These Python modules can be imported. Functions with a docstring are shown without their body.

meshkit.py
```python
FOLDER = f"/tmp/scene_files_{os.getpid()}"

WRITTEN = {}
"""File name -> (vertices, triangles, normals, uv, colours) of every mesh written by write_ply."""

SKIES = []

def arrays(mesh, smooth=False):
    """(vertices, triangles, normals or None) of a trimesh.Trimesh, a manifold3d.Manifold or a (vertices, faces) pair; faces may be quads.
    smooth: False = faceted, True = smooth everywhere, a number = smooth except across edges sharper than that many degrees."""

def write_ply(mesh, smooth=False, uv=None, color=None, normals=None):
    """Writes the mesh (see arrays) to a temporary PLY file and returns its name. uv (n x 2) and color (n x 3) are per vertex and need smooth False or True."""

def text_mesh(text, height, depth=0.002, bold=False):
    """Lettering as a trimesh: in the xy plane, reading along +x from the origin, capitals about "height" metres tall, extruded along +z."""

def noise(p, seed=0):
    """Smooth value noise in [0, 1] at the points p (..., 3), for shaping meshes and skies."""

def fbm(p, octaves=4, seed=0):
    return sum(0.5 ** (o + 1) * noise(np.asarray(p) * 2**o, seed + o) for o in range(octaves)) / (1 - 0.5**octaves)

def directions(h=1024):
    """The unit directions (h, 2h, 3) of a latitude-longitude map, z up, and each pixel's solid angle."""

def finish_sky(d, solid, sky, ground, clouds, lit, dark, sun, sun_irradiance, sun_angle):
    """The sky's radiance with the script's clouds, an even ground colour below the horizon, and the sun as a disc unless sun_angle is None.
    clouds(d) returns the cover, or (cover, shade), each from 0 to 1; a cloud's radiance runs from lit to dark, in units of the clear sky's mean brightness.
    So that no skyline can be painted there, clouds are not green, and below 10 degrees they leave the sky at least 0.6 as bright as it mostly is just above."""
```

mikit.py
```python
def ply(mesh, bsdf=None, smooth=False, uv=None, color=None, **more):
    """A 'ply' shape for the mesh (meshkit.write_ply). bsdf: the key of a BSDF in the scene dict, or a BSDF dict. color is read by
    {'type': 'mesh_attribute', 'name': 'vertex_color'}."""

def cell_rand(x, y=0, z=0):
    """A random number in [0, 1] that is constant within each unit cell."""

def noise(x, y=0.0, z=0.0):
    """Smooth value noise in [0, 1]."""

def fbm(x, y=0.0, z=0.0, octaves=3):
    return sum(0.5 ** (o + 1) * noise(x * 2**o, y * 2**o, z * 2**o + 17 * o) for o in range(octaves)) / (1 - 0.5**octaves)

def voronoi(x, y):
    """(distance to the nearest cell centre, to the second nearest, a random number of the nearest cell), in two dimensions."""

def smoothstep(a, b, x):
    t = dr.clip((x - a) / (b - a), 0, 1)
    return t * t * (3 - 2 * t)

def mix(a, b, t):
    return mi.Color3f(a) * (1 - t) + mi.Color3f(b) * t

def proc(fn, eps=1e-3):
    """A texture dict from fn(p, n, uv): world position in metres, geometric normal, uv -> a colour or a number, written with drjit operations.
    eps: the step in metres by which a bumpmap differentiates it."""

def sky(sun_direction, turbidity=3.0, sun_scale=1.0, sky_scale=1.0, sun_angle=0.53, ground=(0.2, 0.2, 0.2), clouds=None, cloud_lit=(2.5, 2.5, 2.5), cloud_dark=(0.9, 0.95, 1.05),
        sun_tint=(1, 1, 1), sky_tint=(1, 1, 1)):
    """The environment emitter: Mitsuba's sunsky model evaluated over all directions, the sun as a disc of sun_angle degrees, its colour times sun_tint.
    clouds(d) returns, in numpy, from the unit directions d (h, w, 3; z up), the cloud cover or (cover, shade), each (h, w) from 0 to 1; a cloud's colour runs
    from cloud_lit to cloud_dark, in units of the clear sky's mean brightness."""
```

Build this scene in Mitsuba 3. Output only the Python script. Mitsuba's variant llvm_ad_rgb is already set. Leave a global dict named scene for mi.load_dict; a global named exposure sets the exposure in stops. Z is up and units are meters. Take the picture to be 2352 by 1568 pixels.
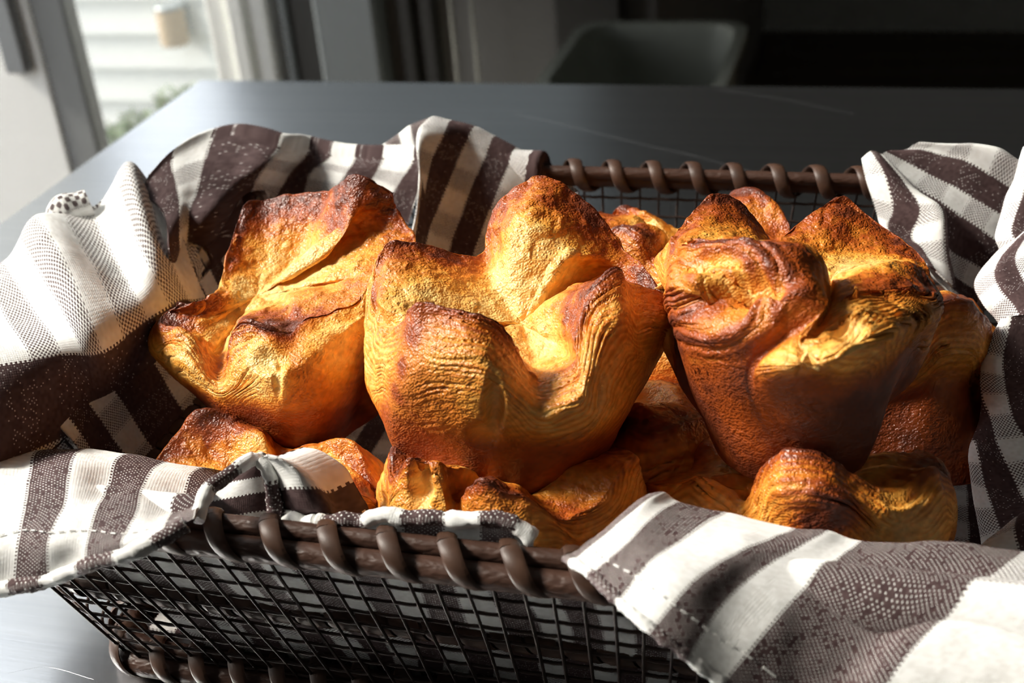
import math
import numpy as np
import drjit as dr
import mitsuba as mi
import mikit
import meshkit
from mikit import proc, noise, fbm, cell_rand, smoothstep, mix

T = mi.ScalarTransform4f
TABLE = 0.9                      # height of the table top
scene, labels = {}, {}

def sstep(a, b, x):
    t = np.clip((x - a) / (b - a), 0, 1)
    return t * t * (3 - 2 * t)


# ---------------------------------------------------------------- camera, sky, exposure
FOCAL = 3015.4                   # pixels, for the 2352 x 1568 frame
RIGHT = np.array([0.96236, 0.25990, -0.07845]); RIGHT /= np.linalg.norm(RIGHT)
FORWARD = np.array([-0.2643, 0.8304, -0.4904]); FORWARD /= np.linalg.norm(FORWARD)
UP = np.cross(RIGHT, FORWARD); UP /= np.linalg.norm(UP)
RIGHT = np.cross(FORWARD, UP)
EYE = np.array([0.0758, -0.3697, 0.2926 + TABLE])
exposure = 3.15
scene['camera'] = {'type': 'thinlens', 'fov': math.degrees(2 * math.atan(1176 / FOCAL)), 'fov_axis': 'x',
                   'aperture_radius': 0.0014, 'focus_distance': 0.395, 'near_clip': 0.02, 'far_clip': 100.0,
                   'to_world': T().look_at(origin=EYE.tolist(), target=(EYE + FORWARD).tolist(), up=UP.tolist())}
SUN = np.array([-0.80, -0.12, 0.70])
scene['sky'] = mikit.sky(SUN, turbidity=5.0, sun_scale=0.64, sky_scale=1.15, sun_angle=14.0, sky_tint=(1.16, 1.0, 0.86), sun_tint=(0.86, 1.0, 1.22), ground=(0.25, 0.25, 0.24),
                         clouds=lambda d: 0.55 + 0.45 * sstep(0.35, 0.65, meshkit.fbm(d * np.array([3, 3, 6.0]), 4, 2)), cloud_lit=(1.9, 1.95, 2.0), cloud_dark=(1.0, 1.05, 1.1))


# ---------------------------------------------------------------- helpers
def ray(px, py):
    return FORWARD + RIGHT * (px - 1176) / FOCAL - UP * (py - 784) / FOCAL


def atY(px, py, y):
    """A point of the photograph at the depth y of the room."""
    d = ray(px, py)
    return EYE + d * (y - EYE[1]) / d[1]


def atZ(px, py, z):
    d = ray(px, py)
    return EYE + d * (z + TABLE - EYE[2]) / d[2]


def atX(px, py, x):
    d = ray(px, py)
    return EYE + d * (x - EYE[0]) / d[0]


def rgb(r, g, b):
    return {'type': 'rgb', 'value': [r, g, b]}


def put(key, mesh, bsdf, label=None, category=None, group=None, kind=None, **more):
    base, k = key, 0
    while key in scene:
        k += 1
        key = f'{base}_{k:03d}'
    scene[key] = mikit.ply(mesh, bsdf, **more)
    tag(key, label, category, group, kind)
    return key


def tag(key, label=None, category=None, group=None, kind=None):
    d = {k: v for k, v in (('label', label), ('category', category), ('group', group), ('kind', kind)) if v}
    if d:
        labels[key] = d


def join(*meshes):
    vs, fs, n = [], [], 0
    for v, f in meshes:
        f = np.asarray(f)
        if f.shape[1] == 4:
            f = np.vstack([f[:, [0, 1, 2]], f[:, [0, 2, 3]]])
        vs.append(v); fs.append(f + n); n += len(v)
    return np.vstack(vs), np.vstack(fs)


def box(x0, x1, y0, y1, z0, z1, bevel=0.0):
    """A box, its edges chamfered by bevel; z over the table top."""
    z0, z1 = z0 + TABLE, z1 + TABLE
    c = np.array([(x0 + x1) / 2, (y0 + y1) / 2, (z0 + z1) / 2])
    h = np.array([x1 - x0, y1 - y0, z1 - z0]) / 2
    b = min(bevel, 0.45 * h.min())
    if b <= 0:
        v = np.array([[i, j, k] for i in (-1, 1) for j in (-1, 1) for k in (-1, 1)], float) * h + c
        f = np.array([[0, 1, 3, 2], [4, 6, 7, 5], [0, 4, 5, 1], [2, 3, 7, 6], [0, 2, 6, 4], [1, 5, 7, 3]])
        return v, np.vstack([f[:, [0, 1, 2]], f[:, [0, 2, 3]]])
    import trimesh
    pts = []
    for s in np.ndindex(2, 2, 2):
        s = np.array(s) * 2 - 1
        for a in range(3):
            e = h - b
            e[a] = h[a]
            pts.append(c + s * e)
    m = trimesh.convex.convex_hull(np.array(pts))
    return np.array(m.vertices), np.array(m.faces)


def prism(outline, y0, y1):
    """outline: (x, z) points, counter-clockwise seen from -y; z over the table."""
    o = np.asarray(outline, float)
    n = len(o)
    v = np.vstack([np.c_[o[:, 0], np.full(n, y0), o[:, 1] + TABLE], np.c_[o[:, 0], np.full(n, y1), o[:, 1] + TABLE]])
    f = [[i, (i + 1) % n, (i + 1) % n + n] for i in range(n)] + [[i, (i + 1) % n + n, i + n] for i in range(n)]
    f += [[0, i + 1, i] for i in range(1, n - 1)] + [[n, n + i, n + i + 1] for i in range(1, n - 1)]
    return v, np.array(f)


def tube(pts, radius, sides=8, closed=False, flat=1.0, updir=None, cap=True):
    """A swept round (or flattened) rod through the points."""
    p = np.asarray(pts, float)
    n = len(p)
    t = (np.roll(p, -1, 0) - np.roll(p, 1, 0)) if closed else np.gradient(p, axis=0)
    t /= np.linalg.norm(t, axis=1, keepdims=True) + 1e-12
    if updir is None:
        a = np.cross(t, [0.31, 0.17, 0.93])
        bad = np.linalg.norm(a, axis=1) < 0.15
        a[bad] = np.cross(t[bad], [1, 0.2, 0])
    else:
        a = np.broadcast_to(np.asarray(updir, float), p.shape).copy()
        a -= t * (a * t).sum(1, keepdims=True)
    a /= np.linalg.norm(a, axis=1, keepdims=True) + 1e-12
    b = np.cross(t, a)
    ang = np.arange(sides) * 2 * np.pi / sides
    r = np.broadcast_to(np.asarray(radius, float), (n,))[:, None, None]
    v = p[:, None] + r * (np.cos(ang)[None, :, None] * flat * a[:, None] + np.sin(ang)[None, :, None] * b[:, None])
    m = n if closed else n - 1
    i, j = np.meshgrid(np.arange(m), np.arange(sides), indexing='ij')
    i2, j2 = (i + 1) % n, (j + 1) % sides
    q = np.stack([i * sides + j, i * sides + j2, i2 * sides + j2, i2 * sides + j], -1).reshape(-1, 4)
    f = np.vstack([q[:, [0, 1, 2]], q[:, [0, 2, 3]]])
    v = v.reshape(-1, 3)
    if cap and not closed:
        k = len(v)
        v = np.vstack([v, p[0], p[-1]])
        j = np.arange(sides)
        f = np.vstack([f, np.c_[(j + 1) % sides, j, np.full(sides, k)],
                       np.c_[(n - 1) * sides + j, (n - 1) * sides + (j + 1) % sides, np.full(sides, k + 1)]])
    return v, f


def lathe(profile, centre, n=40):
    """profile: (radius, z) from the bottom to the top."""
    pr = np.asarray(profile, float)
    a = np.arange(n) * 2 * np.pi / n
    v = np.stack([pr[:, None, 0] * np.cos(a), pr[:, None, 0] * np.sin(a), np.broadcast_to(pr[:, None, 1], (len(pr), n))], -1)
    i, j = np.meshgrid(np.arange(len(pr) - 1), np.arange(n), indexing='ij')
    q = np.stack([i * n + j, i * n + (j + 1) % n, (i + 1) * n + (j + 1) % n, (i + 1) * n + j], -1).reshape(-1, 4)
    return v.reshape(-1, 3) + np.asarray(centre), np.vstack([q[:, [0, 1, 2]], q[:, [0, 2, 3]]])


def catmull(c, t, closed=False):
    """Catmull-Rom through the rows of c (n, ...) at the parameters t (0 .. n-1, or 0 .. n when closed)."""
    n = len(c)
    t = np.asarray(t, float)
    i = np.floor(t).astype(int)
    if not closed:
        i = np.clip(i, 0, n - 2)
    f = (t - i).reshape((-1,) + (1,) * (c.ndim - 1))

    def g(k):
        k = i + k
        if closed:
            return c[k % n]
        lo, hi = k < 0, k > n - 1
        out = c[np.clip(k, 0, n - 1)].copy()
        out[lo] = 2 * c[0] - c[1]
        out[hi] = 2 * c[-1] - c[-2]
        return out
    p0, p1, p2, p3 = g(-1), g(0), g(1), g(2)
    return 0.5 * (2 * p1 + (p2 - p0) * f + (2 * p0 - 5 * p1 + 4 * p2 - p3) * f ** 2 + (3 * p1 - p0 - 3 * p2 + p3) * f ** 3)


def grid_faces(nr, nc, closed=False):
    m = nc if closed else nc - 1
    i, j = np.meshgrid(np.arange(nr - 1), np.arange(m), indexing='ij')
    q = np.stack([i * nc + j, i * nc + (j + 1) % nc, (i + 1) * nc + (j + 1) % nc, (i + 1) * nc + j], -1).reshape(-1, 4)
    return np.vstack([q[:, [0, 1, 2]], q[:, [0, 2, 3]]])


def normals(v, f):
    n = np.zeros_like(v)
    fn = np.cross(v[f[:, 1]] - v[f[:, 0]], v[f[:, 2]] - v[f[:, 0]])
    for k in range(3):
        for a in range(3):
            n[:, a] += np.bincount(f[:, k], fn[:, a], len(v))
    return n / (np.linalg.norm(n, axis=1, keepdims=True) + 1e-15)


# ---------------------------------------------------------------- materials
def principled(color, rough=0.5, metallic=0.0, spec=0.5, **more):
    c = rgb(*color) if isinstance(color, tuple) else color
    return {'type': 'principled', 'base_color': c, 'roughness': rough, 'metallic': metallic, 'specular': spec, **more}


def two(b):
    return {'type': 'twosided', 'bsdf': b}


scene['mat_white_paint'] = two(principled((0.90, 0.91, 0.88), 0.45))
scene['mat_grey_paint'] = two(principled((0.52, 0.54, 0.54), 0.5))
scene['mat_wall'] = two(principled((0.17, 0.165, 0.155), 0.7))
scene['mat_door_edge_shade'] = two(principled((0.24, 0.25, 0.25), 0.5))
scene['mat_added_cupboard'] = two(principled((0.15, 0.185, 0.215), 0.5))
scene['mat_panel'] = two(principled((0.20, 0.22, 0.225), 0.5))
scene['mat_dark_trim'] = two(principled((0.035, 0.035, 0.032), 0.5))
scene['mat_floor'] = two(principled(proc(lambda p, n, uv: mix((0.045, 0.032, 0.022), (0.085, 0.058, 0.038), fbm(p.x * 1.5, p.y * 14, 0, 3))), 0.5))
scene['mat_ceiling'] = two(principled((0.55, 0.55, 0.53), 0.8))
scene['mat_siding'] = two(principled((0.66, 0.69, 0.67), 0.55))
scene['mat_lamp_tan'] = two(principled((0.42, 0.33, 0.22), 0.5))
scene['mat_lamp_cap'] = two(principled((0.30, 0.33, 0.34), 0.4, 0.6))
scene['mat_ground'] = two(principled(proc(lambda p, n, uv: mix((0.16, 0.15, 0.12), (0.30, 0.29, 0.26), fbm(p.x * 4, p.y * 4, 0, 3))), 0.9))
scene['mat_leaf'] = two(principled(proc(lambda p, n, uv: mix((0.045, 0.10, 0.03), (0.15, 0.24, 0.08), noise(p.x * 30, p.y * 30, p.z * 30))), 0.6))
scene['mat_stem'] = two(principled((0.18, 0.13, 0.08), 0.8))
scene['mat_glass'] = {'type': 'thindielectric', 'int_ior': 1.5}
scene['mat_handle'] = two(principled((0.25, 0.26, 0.27), 0.4, 0.7))
scene['mat_chain'] = two(principled((0.32, 0.32, 0.28), 0.4))
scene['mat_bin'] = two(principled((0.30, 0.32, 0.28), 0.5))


def steel_colour(p, n, uv):
    streak = fbm(p.x * 6, p.y * 420, 3, 3)
    blot = fbm(p.x * 9, p.y * 11, 5, 3)
    return mix((0.54, 0.57, 0.60), (0.70, 0.725, 0.75), 0.55 * streak + 0.45 * blot)


def steel_bump(p, n, uv):
    return noise(p.x * 25, p.y * 2600, 1) * 0.6 + fbm(p.x * 30, p.y * 700, 4, 2) * 0.4


scene['mat_steel'] = two({'type': 'bumpmap', 'scale': 0.00003, 'bump': proc(steel_bump, 2e-4),
                          'bsdf': principled(proc(steel_colour), 0.27, 1.0)})
scene['mat_steel_leg'] = two(principled((0.5, 0.51, 0.52), 0.35, 1.0))
scene['mat_scratch'] = two(principled((0.40, 0.41, 0.43), 0.4, 1.0))

scene['mat_wire'] = two(principled(proc(lambda p, n, uv: mix((0.016, 0.009, 0.007), (0.042, 0.024, 0.018), fbm(p.x * 300, p.y * 300, p.z * 300, 2))), 0.5, spec=0.3))
scene['mat_rim'] = two({'type': 'bumpmap', 'scale': 0.0004, 'bump': proc(lambda p, n, uv: fbm(p.x * 500, p.y * 900, p.z * 900, 2), 2e-4),
                        'bsdf': principled(proc(lambda p, n, uv: mix((0.030, 0.0145, 0.010), (0.072, 0.036, 0.025), fbm(p.x * 120, p.y * 250, p.z * 250, 3))), 0.45, spec=0.3)})
scene['mat_wrap'] = two(principled(proc(lambda p, n, uv: mix((0.030, 0.0145, 0.0095), (0.078, 0.039, 0.024), fbm(p.x * 260, p.y * 260, p.z * 160, 3))), 0.46, spec=0.35))

# gingham: uv counts stripes; odd stripes are dyed brown. Below v = 100 warp and weft show alike, above it the warp covers the weft.
BROWN_BANDS = [(104.0, 106.6), (108.0, 109.2)]        # the broad warp stripes at the cloth's side, where u is above 100
THREADS = 14.0


def gingham(p, n, uv):
    u, v = uv.x, uv.y
    tu, tv = dr.floor(u * THREADS), dr.floor(v * THREADS)
    odd = tu + tv - 2 * dr.floor((tu + tv) * 0.5) > 0.5
    oddv = tv - 2 * dr.floor(tv * 0.5) > 0.5
    oddu = tu - 2 * dr.floor(tu * 0.5) > 0.5
    uu = u + dr.select(oddv, 0.035, -0.035)
    vv = v + dr.select(oddu, 0.035, -0.035)
    fu, fv = dr.floor(uu), dr.floor(vv)
    warp = fu - 2 * dr.floor(fu * 0.5) > 0.5
    weft = fv - 2 * dr.floor(fv * 0.5) > 0.5
    border = mi.Bool(False)
    for c, d in BROWN_BANDS:
        border |= (uu > c) & (uu < d)
    warp = dr.select(uu > 100, border, warp)
    wide = (uu > 77) & (uu < 81)                     # the broad border stripe of the front right corner
    plain = (uu >= 81) & (uu < 88)
    warp = (warp | wide) & ~plain
    weft = dr.select(plain, vv > 175.2, weft)
    covered = (v > 100) & ~plain
    r = cell_rand(tu, tv, 3)
    top = dr.select(covered, True, odd)
    # a dyed warp hides the weft; on the white warp a dyed weft shows as every other thread
    brown = dr.select(top, warp, weft) | warp
    # the thread below peeps through between the threads on top
    cu, cv = u * THREADS - tu - 0.5, v * THREADS - tv - 0.5
    peep = (cu * cu + cv * cv < 0.062) & odd & (r > 0.12) & covered & (v < 190)
    dot = cu * cu + cv * cv
    speck = odd & (r > dr.select(weft, 0.95, 0.62)) & (dot < 0.16) & ~covered
    mixed = ~warp & weft & ~covered
    fringe = mixed & brown & (dot > 0.24)            # the edge of a thread, half covered by its neighbours
    brown = brown & ~peep
    tone = noise(u * THREADS * 0.7, v * THREADS * 0.7, 2)
    dark = mix((0.050, 0.029, 0.030), (0.085, 0.055, 0.055), tone)
    light = mix((0.70, 0.70, 0.68), (0.82, 0.83, 0.82), tone)
    dark = dr.select(fringe, mi.Color3f(0.38, 0.355, 0.355), dr.select(mixed, dark + 0.05, dr.select(speck & (dot < 0.05), mi.Color3f(0.42, 0.40, 0.40), dr.select(speck, mi.Color3f(0.17, 0.14, 0.14), dark))))
    return dr.select(brown, dark, light)


def weave(p, n, uv):
    a, b = uv.x * THREADS, uv.y * THREADS
    tu, tv = dr.floor(a), dr.floor(b)
    odd = tu + tv - 2 * dr.floor((tu + tv) * 0.5) > 0.5
    x, y = a - tu - 0.5, b - tv - 0.5
    return dr.select(odd, (1 - 3 * x * x) * (1 - y * y), (1 - 3 * y * y) * (1 - x * x)) + 0.25 * fbm(a * 0.35, b * 0.35, 0, 2)


scene['mat_cloth'] = two({'type': 'bumpmap', 'scale': 0.00009, 'bump': proc(weave, 1e-4),
                          'bsdf': principled(proc(gingham), 0.9, spec=0.15, sheen=0.3)})
scene['mat_thread'] = two(principled((0.80, 0.80, 0.78), 0.8, spec=0.2))


def glaze_bump(p, n, uv):
    return 0.42 * noise(p.x * 900, p.y * 900, p.z * 900) + 0.42 * noise(p.x * 2100, p.y * 2100, p.z * 2100) + 0.2 * noise(p.x * 380, p.y * 380, p.z * 380)


scene['mat_crust'] = two({'type': 'bumpmap', 'scale': 0.0008, 'bump': proc(glaze_bump, 8e-5),
                          'bsdf': {'type': 'principled', 'base_color': {'type': 'mesh_attribute', 'name': 'vertex_color'},
                                   'roughness': 0.44, 'specular': 0.45, 'clearcoat': 0.45, 'clearcoat_gloss': 0.92}})

# ---------------------------------------------------------------- the room
FLOOR, CEIL = -0.9, 3.0
XL, XR, YB, YF = -2.0, 4.5, 1.75, -4.0
XD = -0.99                       # the door opening ends here
HX0, HX1, HY = -0.30, 2.3, 5.2   # unlit hall added behind the table to keep the right side dark
put('floor', join(box(XL, XR, YF, YB + 0.15, FLOOR - 0.1, FLOOR), box(HX0, HX1, YB + 0.15, HY, FLOOR - 0.1, FLOOR)), 'mat_floor', kind='structure')
put('ceiling', join(box(XL - 0.1, XR, YF, YB + 0.15, CEIL, CEIL + 0.1), box(HX0, HX1, YB + 0.15, HY, 1.6, 1.7)), 'mat_ceiling', kind='structure')
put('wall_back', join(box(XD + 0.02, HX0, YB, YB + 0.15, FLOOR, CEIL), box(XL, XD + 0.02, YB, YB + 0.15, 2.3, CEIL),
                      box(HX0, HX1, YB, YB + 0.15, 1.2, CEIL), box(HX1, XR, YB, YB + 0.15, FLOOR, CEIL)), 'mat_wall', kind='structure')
put('wall_added_hall', join(box(HX0 - 0.1, HX0, YB + 0.15, HY, FLOOR, 1.6), box(HX1, HX1 + 0.1, YB + 0.15, HY, FLOOR, 1.6), box(HX0 - 0.1, HX1 + 0.1, HY, HY + 0.1, FLOOR, 1.6)), 'mat_wall', kind='structure')
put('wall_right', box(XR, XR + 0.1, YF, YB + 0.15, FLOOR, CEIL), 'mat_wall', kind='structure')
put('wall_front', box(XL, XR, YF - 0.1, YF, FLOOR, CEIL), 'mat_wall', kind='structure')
# the left wall is glazed: a pier and a header around the opening the daylight comes through
put('wall_left', join(box(XL - 0.1, XL, YF, -1.0, FLOOR, CEIL), box(XL - 0.1, XL, YF, YB + 0.15, 2.8, CEIL)), 'mat_wall', kind='structure')
# unseen cupboard added above the frame to shade the bin; the steel mirrors it
cup = 'added_cupboard'
tag(cup, 'added slate grey cupboard, out of view, shading the bin beyond the table', 'cupboard')
put(cup + '__body', box(-0.84, -0.30, 1.27, YB - 0.001, -0.115, 1.25, 0.003), 'mat_added_cupboard')
for k in range(2):
    d = put(cup + '__door', box(-0.838 + 0.269 * k, -0.571 + 0.269 * k, 1.252, 1.269, -0.111, 1.246, 0.003), 'mat_added_cupboard')
    put(d + '__handle', tube([(-0.60 + 0.06 * k, 1.254, TABLE - 0.05), (-0.60 + 0.06 * k, 1.23, TABLE - 0.045), (-0.60 + 0.06 * k, 1.23, TABLE + 0.07), (-0.60 + 0.06 * k, 1.254, TABLE + 0.075)], 0.004, 8), 'mat_handle', smooth=40)

# door frame at the end of the opening, mouldings one by one
put('door_1', box(-1.105, -1.068, YB - 0.03, YB + 0.12, FLOOR, 2.3, 0.004), 'mat_white_paint', kind='structure')
put('door_1__stop', box(-1.068, -1.054, YB + 0.01, YB + 0.12, FLOOR, 2.3, 0.003), 'mat_grey_paint')
put('door_1__casing', box(-1.054, -1.022, YB - 0.05, YB + 0.1, FLOOR, 2.3, 0.004), 'mat_white_paint')
put('door_1__casing', box(-1.022, -0.985, YB - 0.035, YB + 0.1, FLOOR, 2.3, 0.004), 'mat_white_paint')
put('door_1__glass', box(-2.0, -1.105, YB + 0.06, YB + 0.062, FLOOR, 2.3), 'mat_glass')

# wall relief right of the door: dark reveal with a thin bead, grey panel, dark blind with two bead chains
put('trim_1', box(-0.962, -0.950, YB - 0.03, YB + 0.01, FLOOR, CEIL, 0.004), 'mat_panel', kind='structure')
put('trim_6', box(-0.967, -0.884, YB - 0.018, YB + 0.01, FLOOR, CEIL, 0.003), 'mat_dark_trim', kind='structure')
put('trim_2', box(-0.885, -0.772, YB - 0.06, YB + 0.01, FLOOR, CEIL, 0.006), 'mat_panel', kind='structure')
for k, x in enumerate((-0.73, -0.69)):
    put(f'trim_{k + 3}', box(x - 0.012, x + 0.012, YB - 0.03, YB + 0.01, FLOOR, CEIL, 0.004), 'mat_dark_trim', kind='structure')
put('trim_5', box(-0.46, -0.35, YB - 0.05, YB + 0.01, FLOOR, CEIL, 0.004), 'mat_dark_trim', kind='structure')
for k, x in enumerate((-0.634, -0.597)):
    beads = [lathe([(0.0001, -0.004), (0.003, -0.003), (0.004, 0), (0.003, 0.003), (0.0001, 0.004)], (x, YB - 0.06, z + TABLE), 8) for z in np.arange(-0.85, 1.6, 0.0095)]
    put('bead_chain', join(*beads, tube([(x, YB - 0.06, 0.05), (x, YB - 0.06, 2.5)], 0.0018, 6)), 'mat_chain',
        ('left' if k == 0 else 'right') + ' one of the two thin bead chains hanging against the dark wall', 'chain')

# ---------------------------------------------------------------- steel table
tx0, tx1, ty0, ty1 = -0.422, 1.25, -0.75, 0.482
put('steel_table__top', box(tx0, tx1, ty0, ty1, -0.045, 0.0, 0.004), 'mat_steel')
tag('steel_table', 'brushed stainless steel work table under the wire basket', 'table')
for x in (tx0 + 0.06, tx1 - 0.06):
    for y in (ty0 + 0.06, ty1 - 0.06):
        put('steel_table__leg', tube([(x, y, 0.0), (x, y, TABLE - 0.044)], 0.02, 16), 'mat_steel_leg', smooth=40)

# ---------------------------------------------------------------- what stands beyond the door
GROUND = -1.9
put('ground_outside', box(-14, 6, 1.95, 16, GROUND - 0.1, GROUND), 'mat_ground', kind='structure')
YS = 3.6
lap = (atY(360, 75, YS)[2] - atY(360, 229, YS)[2]) / 2      # one board's exposure
z0 = atY(360, 229, YS)[2] - TABLE
house = 'neighbouring_house'
tag(house, 'white clapboard house wall seen through the glass door', 'house')
put(house + '__wall', box(-8.5, 2.5, YS + 0.03, YS + 0.3, GROUND, z0 + lap * 15.0), 'mat_siding')
board = None
for k in range(-4, 15):
    zz = z0 + k * lap
    if zz < GROUND:
        continue
    v, f = prism([(0, 0), (11, 0), (11, 1), (0, 1)], 0, 1)
    b = np.array([[-8.5, YS - 0.016, zz], [2.5, YS - 0.016, zz], [2.5, YS + 0.004, zz + lap + 0.012], [-8.5, YS + 0.004, zz + lap + 0.012],
                  [-8.5, YS + 0.04, zz], [2.5, YS + 0.04, zz], [2.5, YS + 0.04, zz + lap + 0.012], [-8.5, YS + 0.04, zz + lap + 0.012]])
    b[:, 2] += TABLE
    q = np.array([[0, 1, 2, 3], [5, 4, 7, 6], [4, 0, 3, 7], [1, 5, 6, 2], [4, 5, 1, 0], [3, 2, 6, 7]])
    put(house + '__siding_board', (b, q), 'mat_siding')

# outdoor wall light: a tan cylinder with a metal cap on a back plate
c = atY(395, 56, YS - 0.08)
hh = (atY(395, 12, YS - 0.08)[2] - atY(395, 103, YS - 0.08)[2]) / 2
rr = (atY(425, 56, YS - 0.08)[0] - atY(366, 56, YS - 0.08)[0]) / 2
lamp = 'outdoor_wall_light'
tag(lamp, 'tan cylindrical outdoor light fixed to the white clapboard wall', 'lamp')
put(lamp + '__shade', lathe([(0.001, -hh), (rr * 0.93, -hh), (rr, -hh + 0.008), (rr, hh * 0.8), (0.001, hh * 0.8)], c), 'mat_lamp_tan', smooth=35)
put(lamp + '__cap', lathe([(0.001, hh * 0.8), (rr * 1.03, hh * 0.8), (rr * 1.03, hh * 0.95), (rr * 0.96, hh), (0.001, hh)], c), 'mat_lamp_cap', smooth=35)
put(lamp + '__back_plate', box(c[0] - 0.03, c[0] + 0.03, YS - 0.03, YS + 0.01, c[2] - TABLE - 0.05, c[2] - TABLE + 0.05, 0.004), 'mat_lamp_cap')

rng = np.random.default_rng(4)
sc = atY(330, 300, 3.0)
shrub = 'garden_shrub'
tag(shrub, 'feathery green shrub growing in front of the white clapboard wall', 'shrub')
leaves, stems = [], []
for k in range(44):
    a, s = rng.uniform(0, 2 * np.pi), rng.uniform(0.05, 1)
    base = np.array([sc[0] + rng.normal() * 0.08, sc[1] + rng.normal() * 0.06, GROUND + TABLE])
    top = np.array([sc[0] + rng.normal() * 0.20, sc[1] + rng.normal() * 0.15, sc[2] + rng.uniform(-0.25, 0.16)])
    lean = rng.uniform(0, 1)
    if k % 4:
        top = atY(225 + 215 * lean, 330 - 130 * lean - rng.uniform(-45, 30), 3.0 + rng.uniform(-0.1, 0.1))
    t = np.linspace(0, 1, 12)[:, None]
    path = base + (top - base) * t + np.array([0.04 * math.cos(a), 0.04 * math.sin(a), 0]) * np.sin(t * np.pi)
    stems.append(tube(path, np.linspace(0.008, 0.0015, 12), 5))
    for m in range(130):
        q = rng.uniform(0.35, 1) ** 0.8
        p0 = path[0] + (path[-1] - path[0]) * q
        d = rng.normal(size=3); d[2] = abs(d[2]) * 0.6 + 0.1; d /= np.linalg.norm(d)
        L = rng.uniform(0.03, 0.075) * (1.25 - 0.6 * q)
        w = np.cross(d, rng.normal(size=3)); w *= 0.0045 / np.linalg.norm(w)
        leaves.append((np.array([p0, p0 + d * L * 0.45 + w, p0 + d * L, p0 + d * L * 0.45 - w]), np.array([[0, 1, 2], [0, 2, 3]])))
put(shrub + '__foliage', join(*leaves), 'mat_leaf', kind='stuff')
for s in stems[:6]:
    put(shrub + '__stem', s, 'mat_stem')
put(shrub + '__twigs', join(*stems[6:]), 'mat_stem', kind='stuff')

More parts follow.
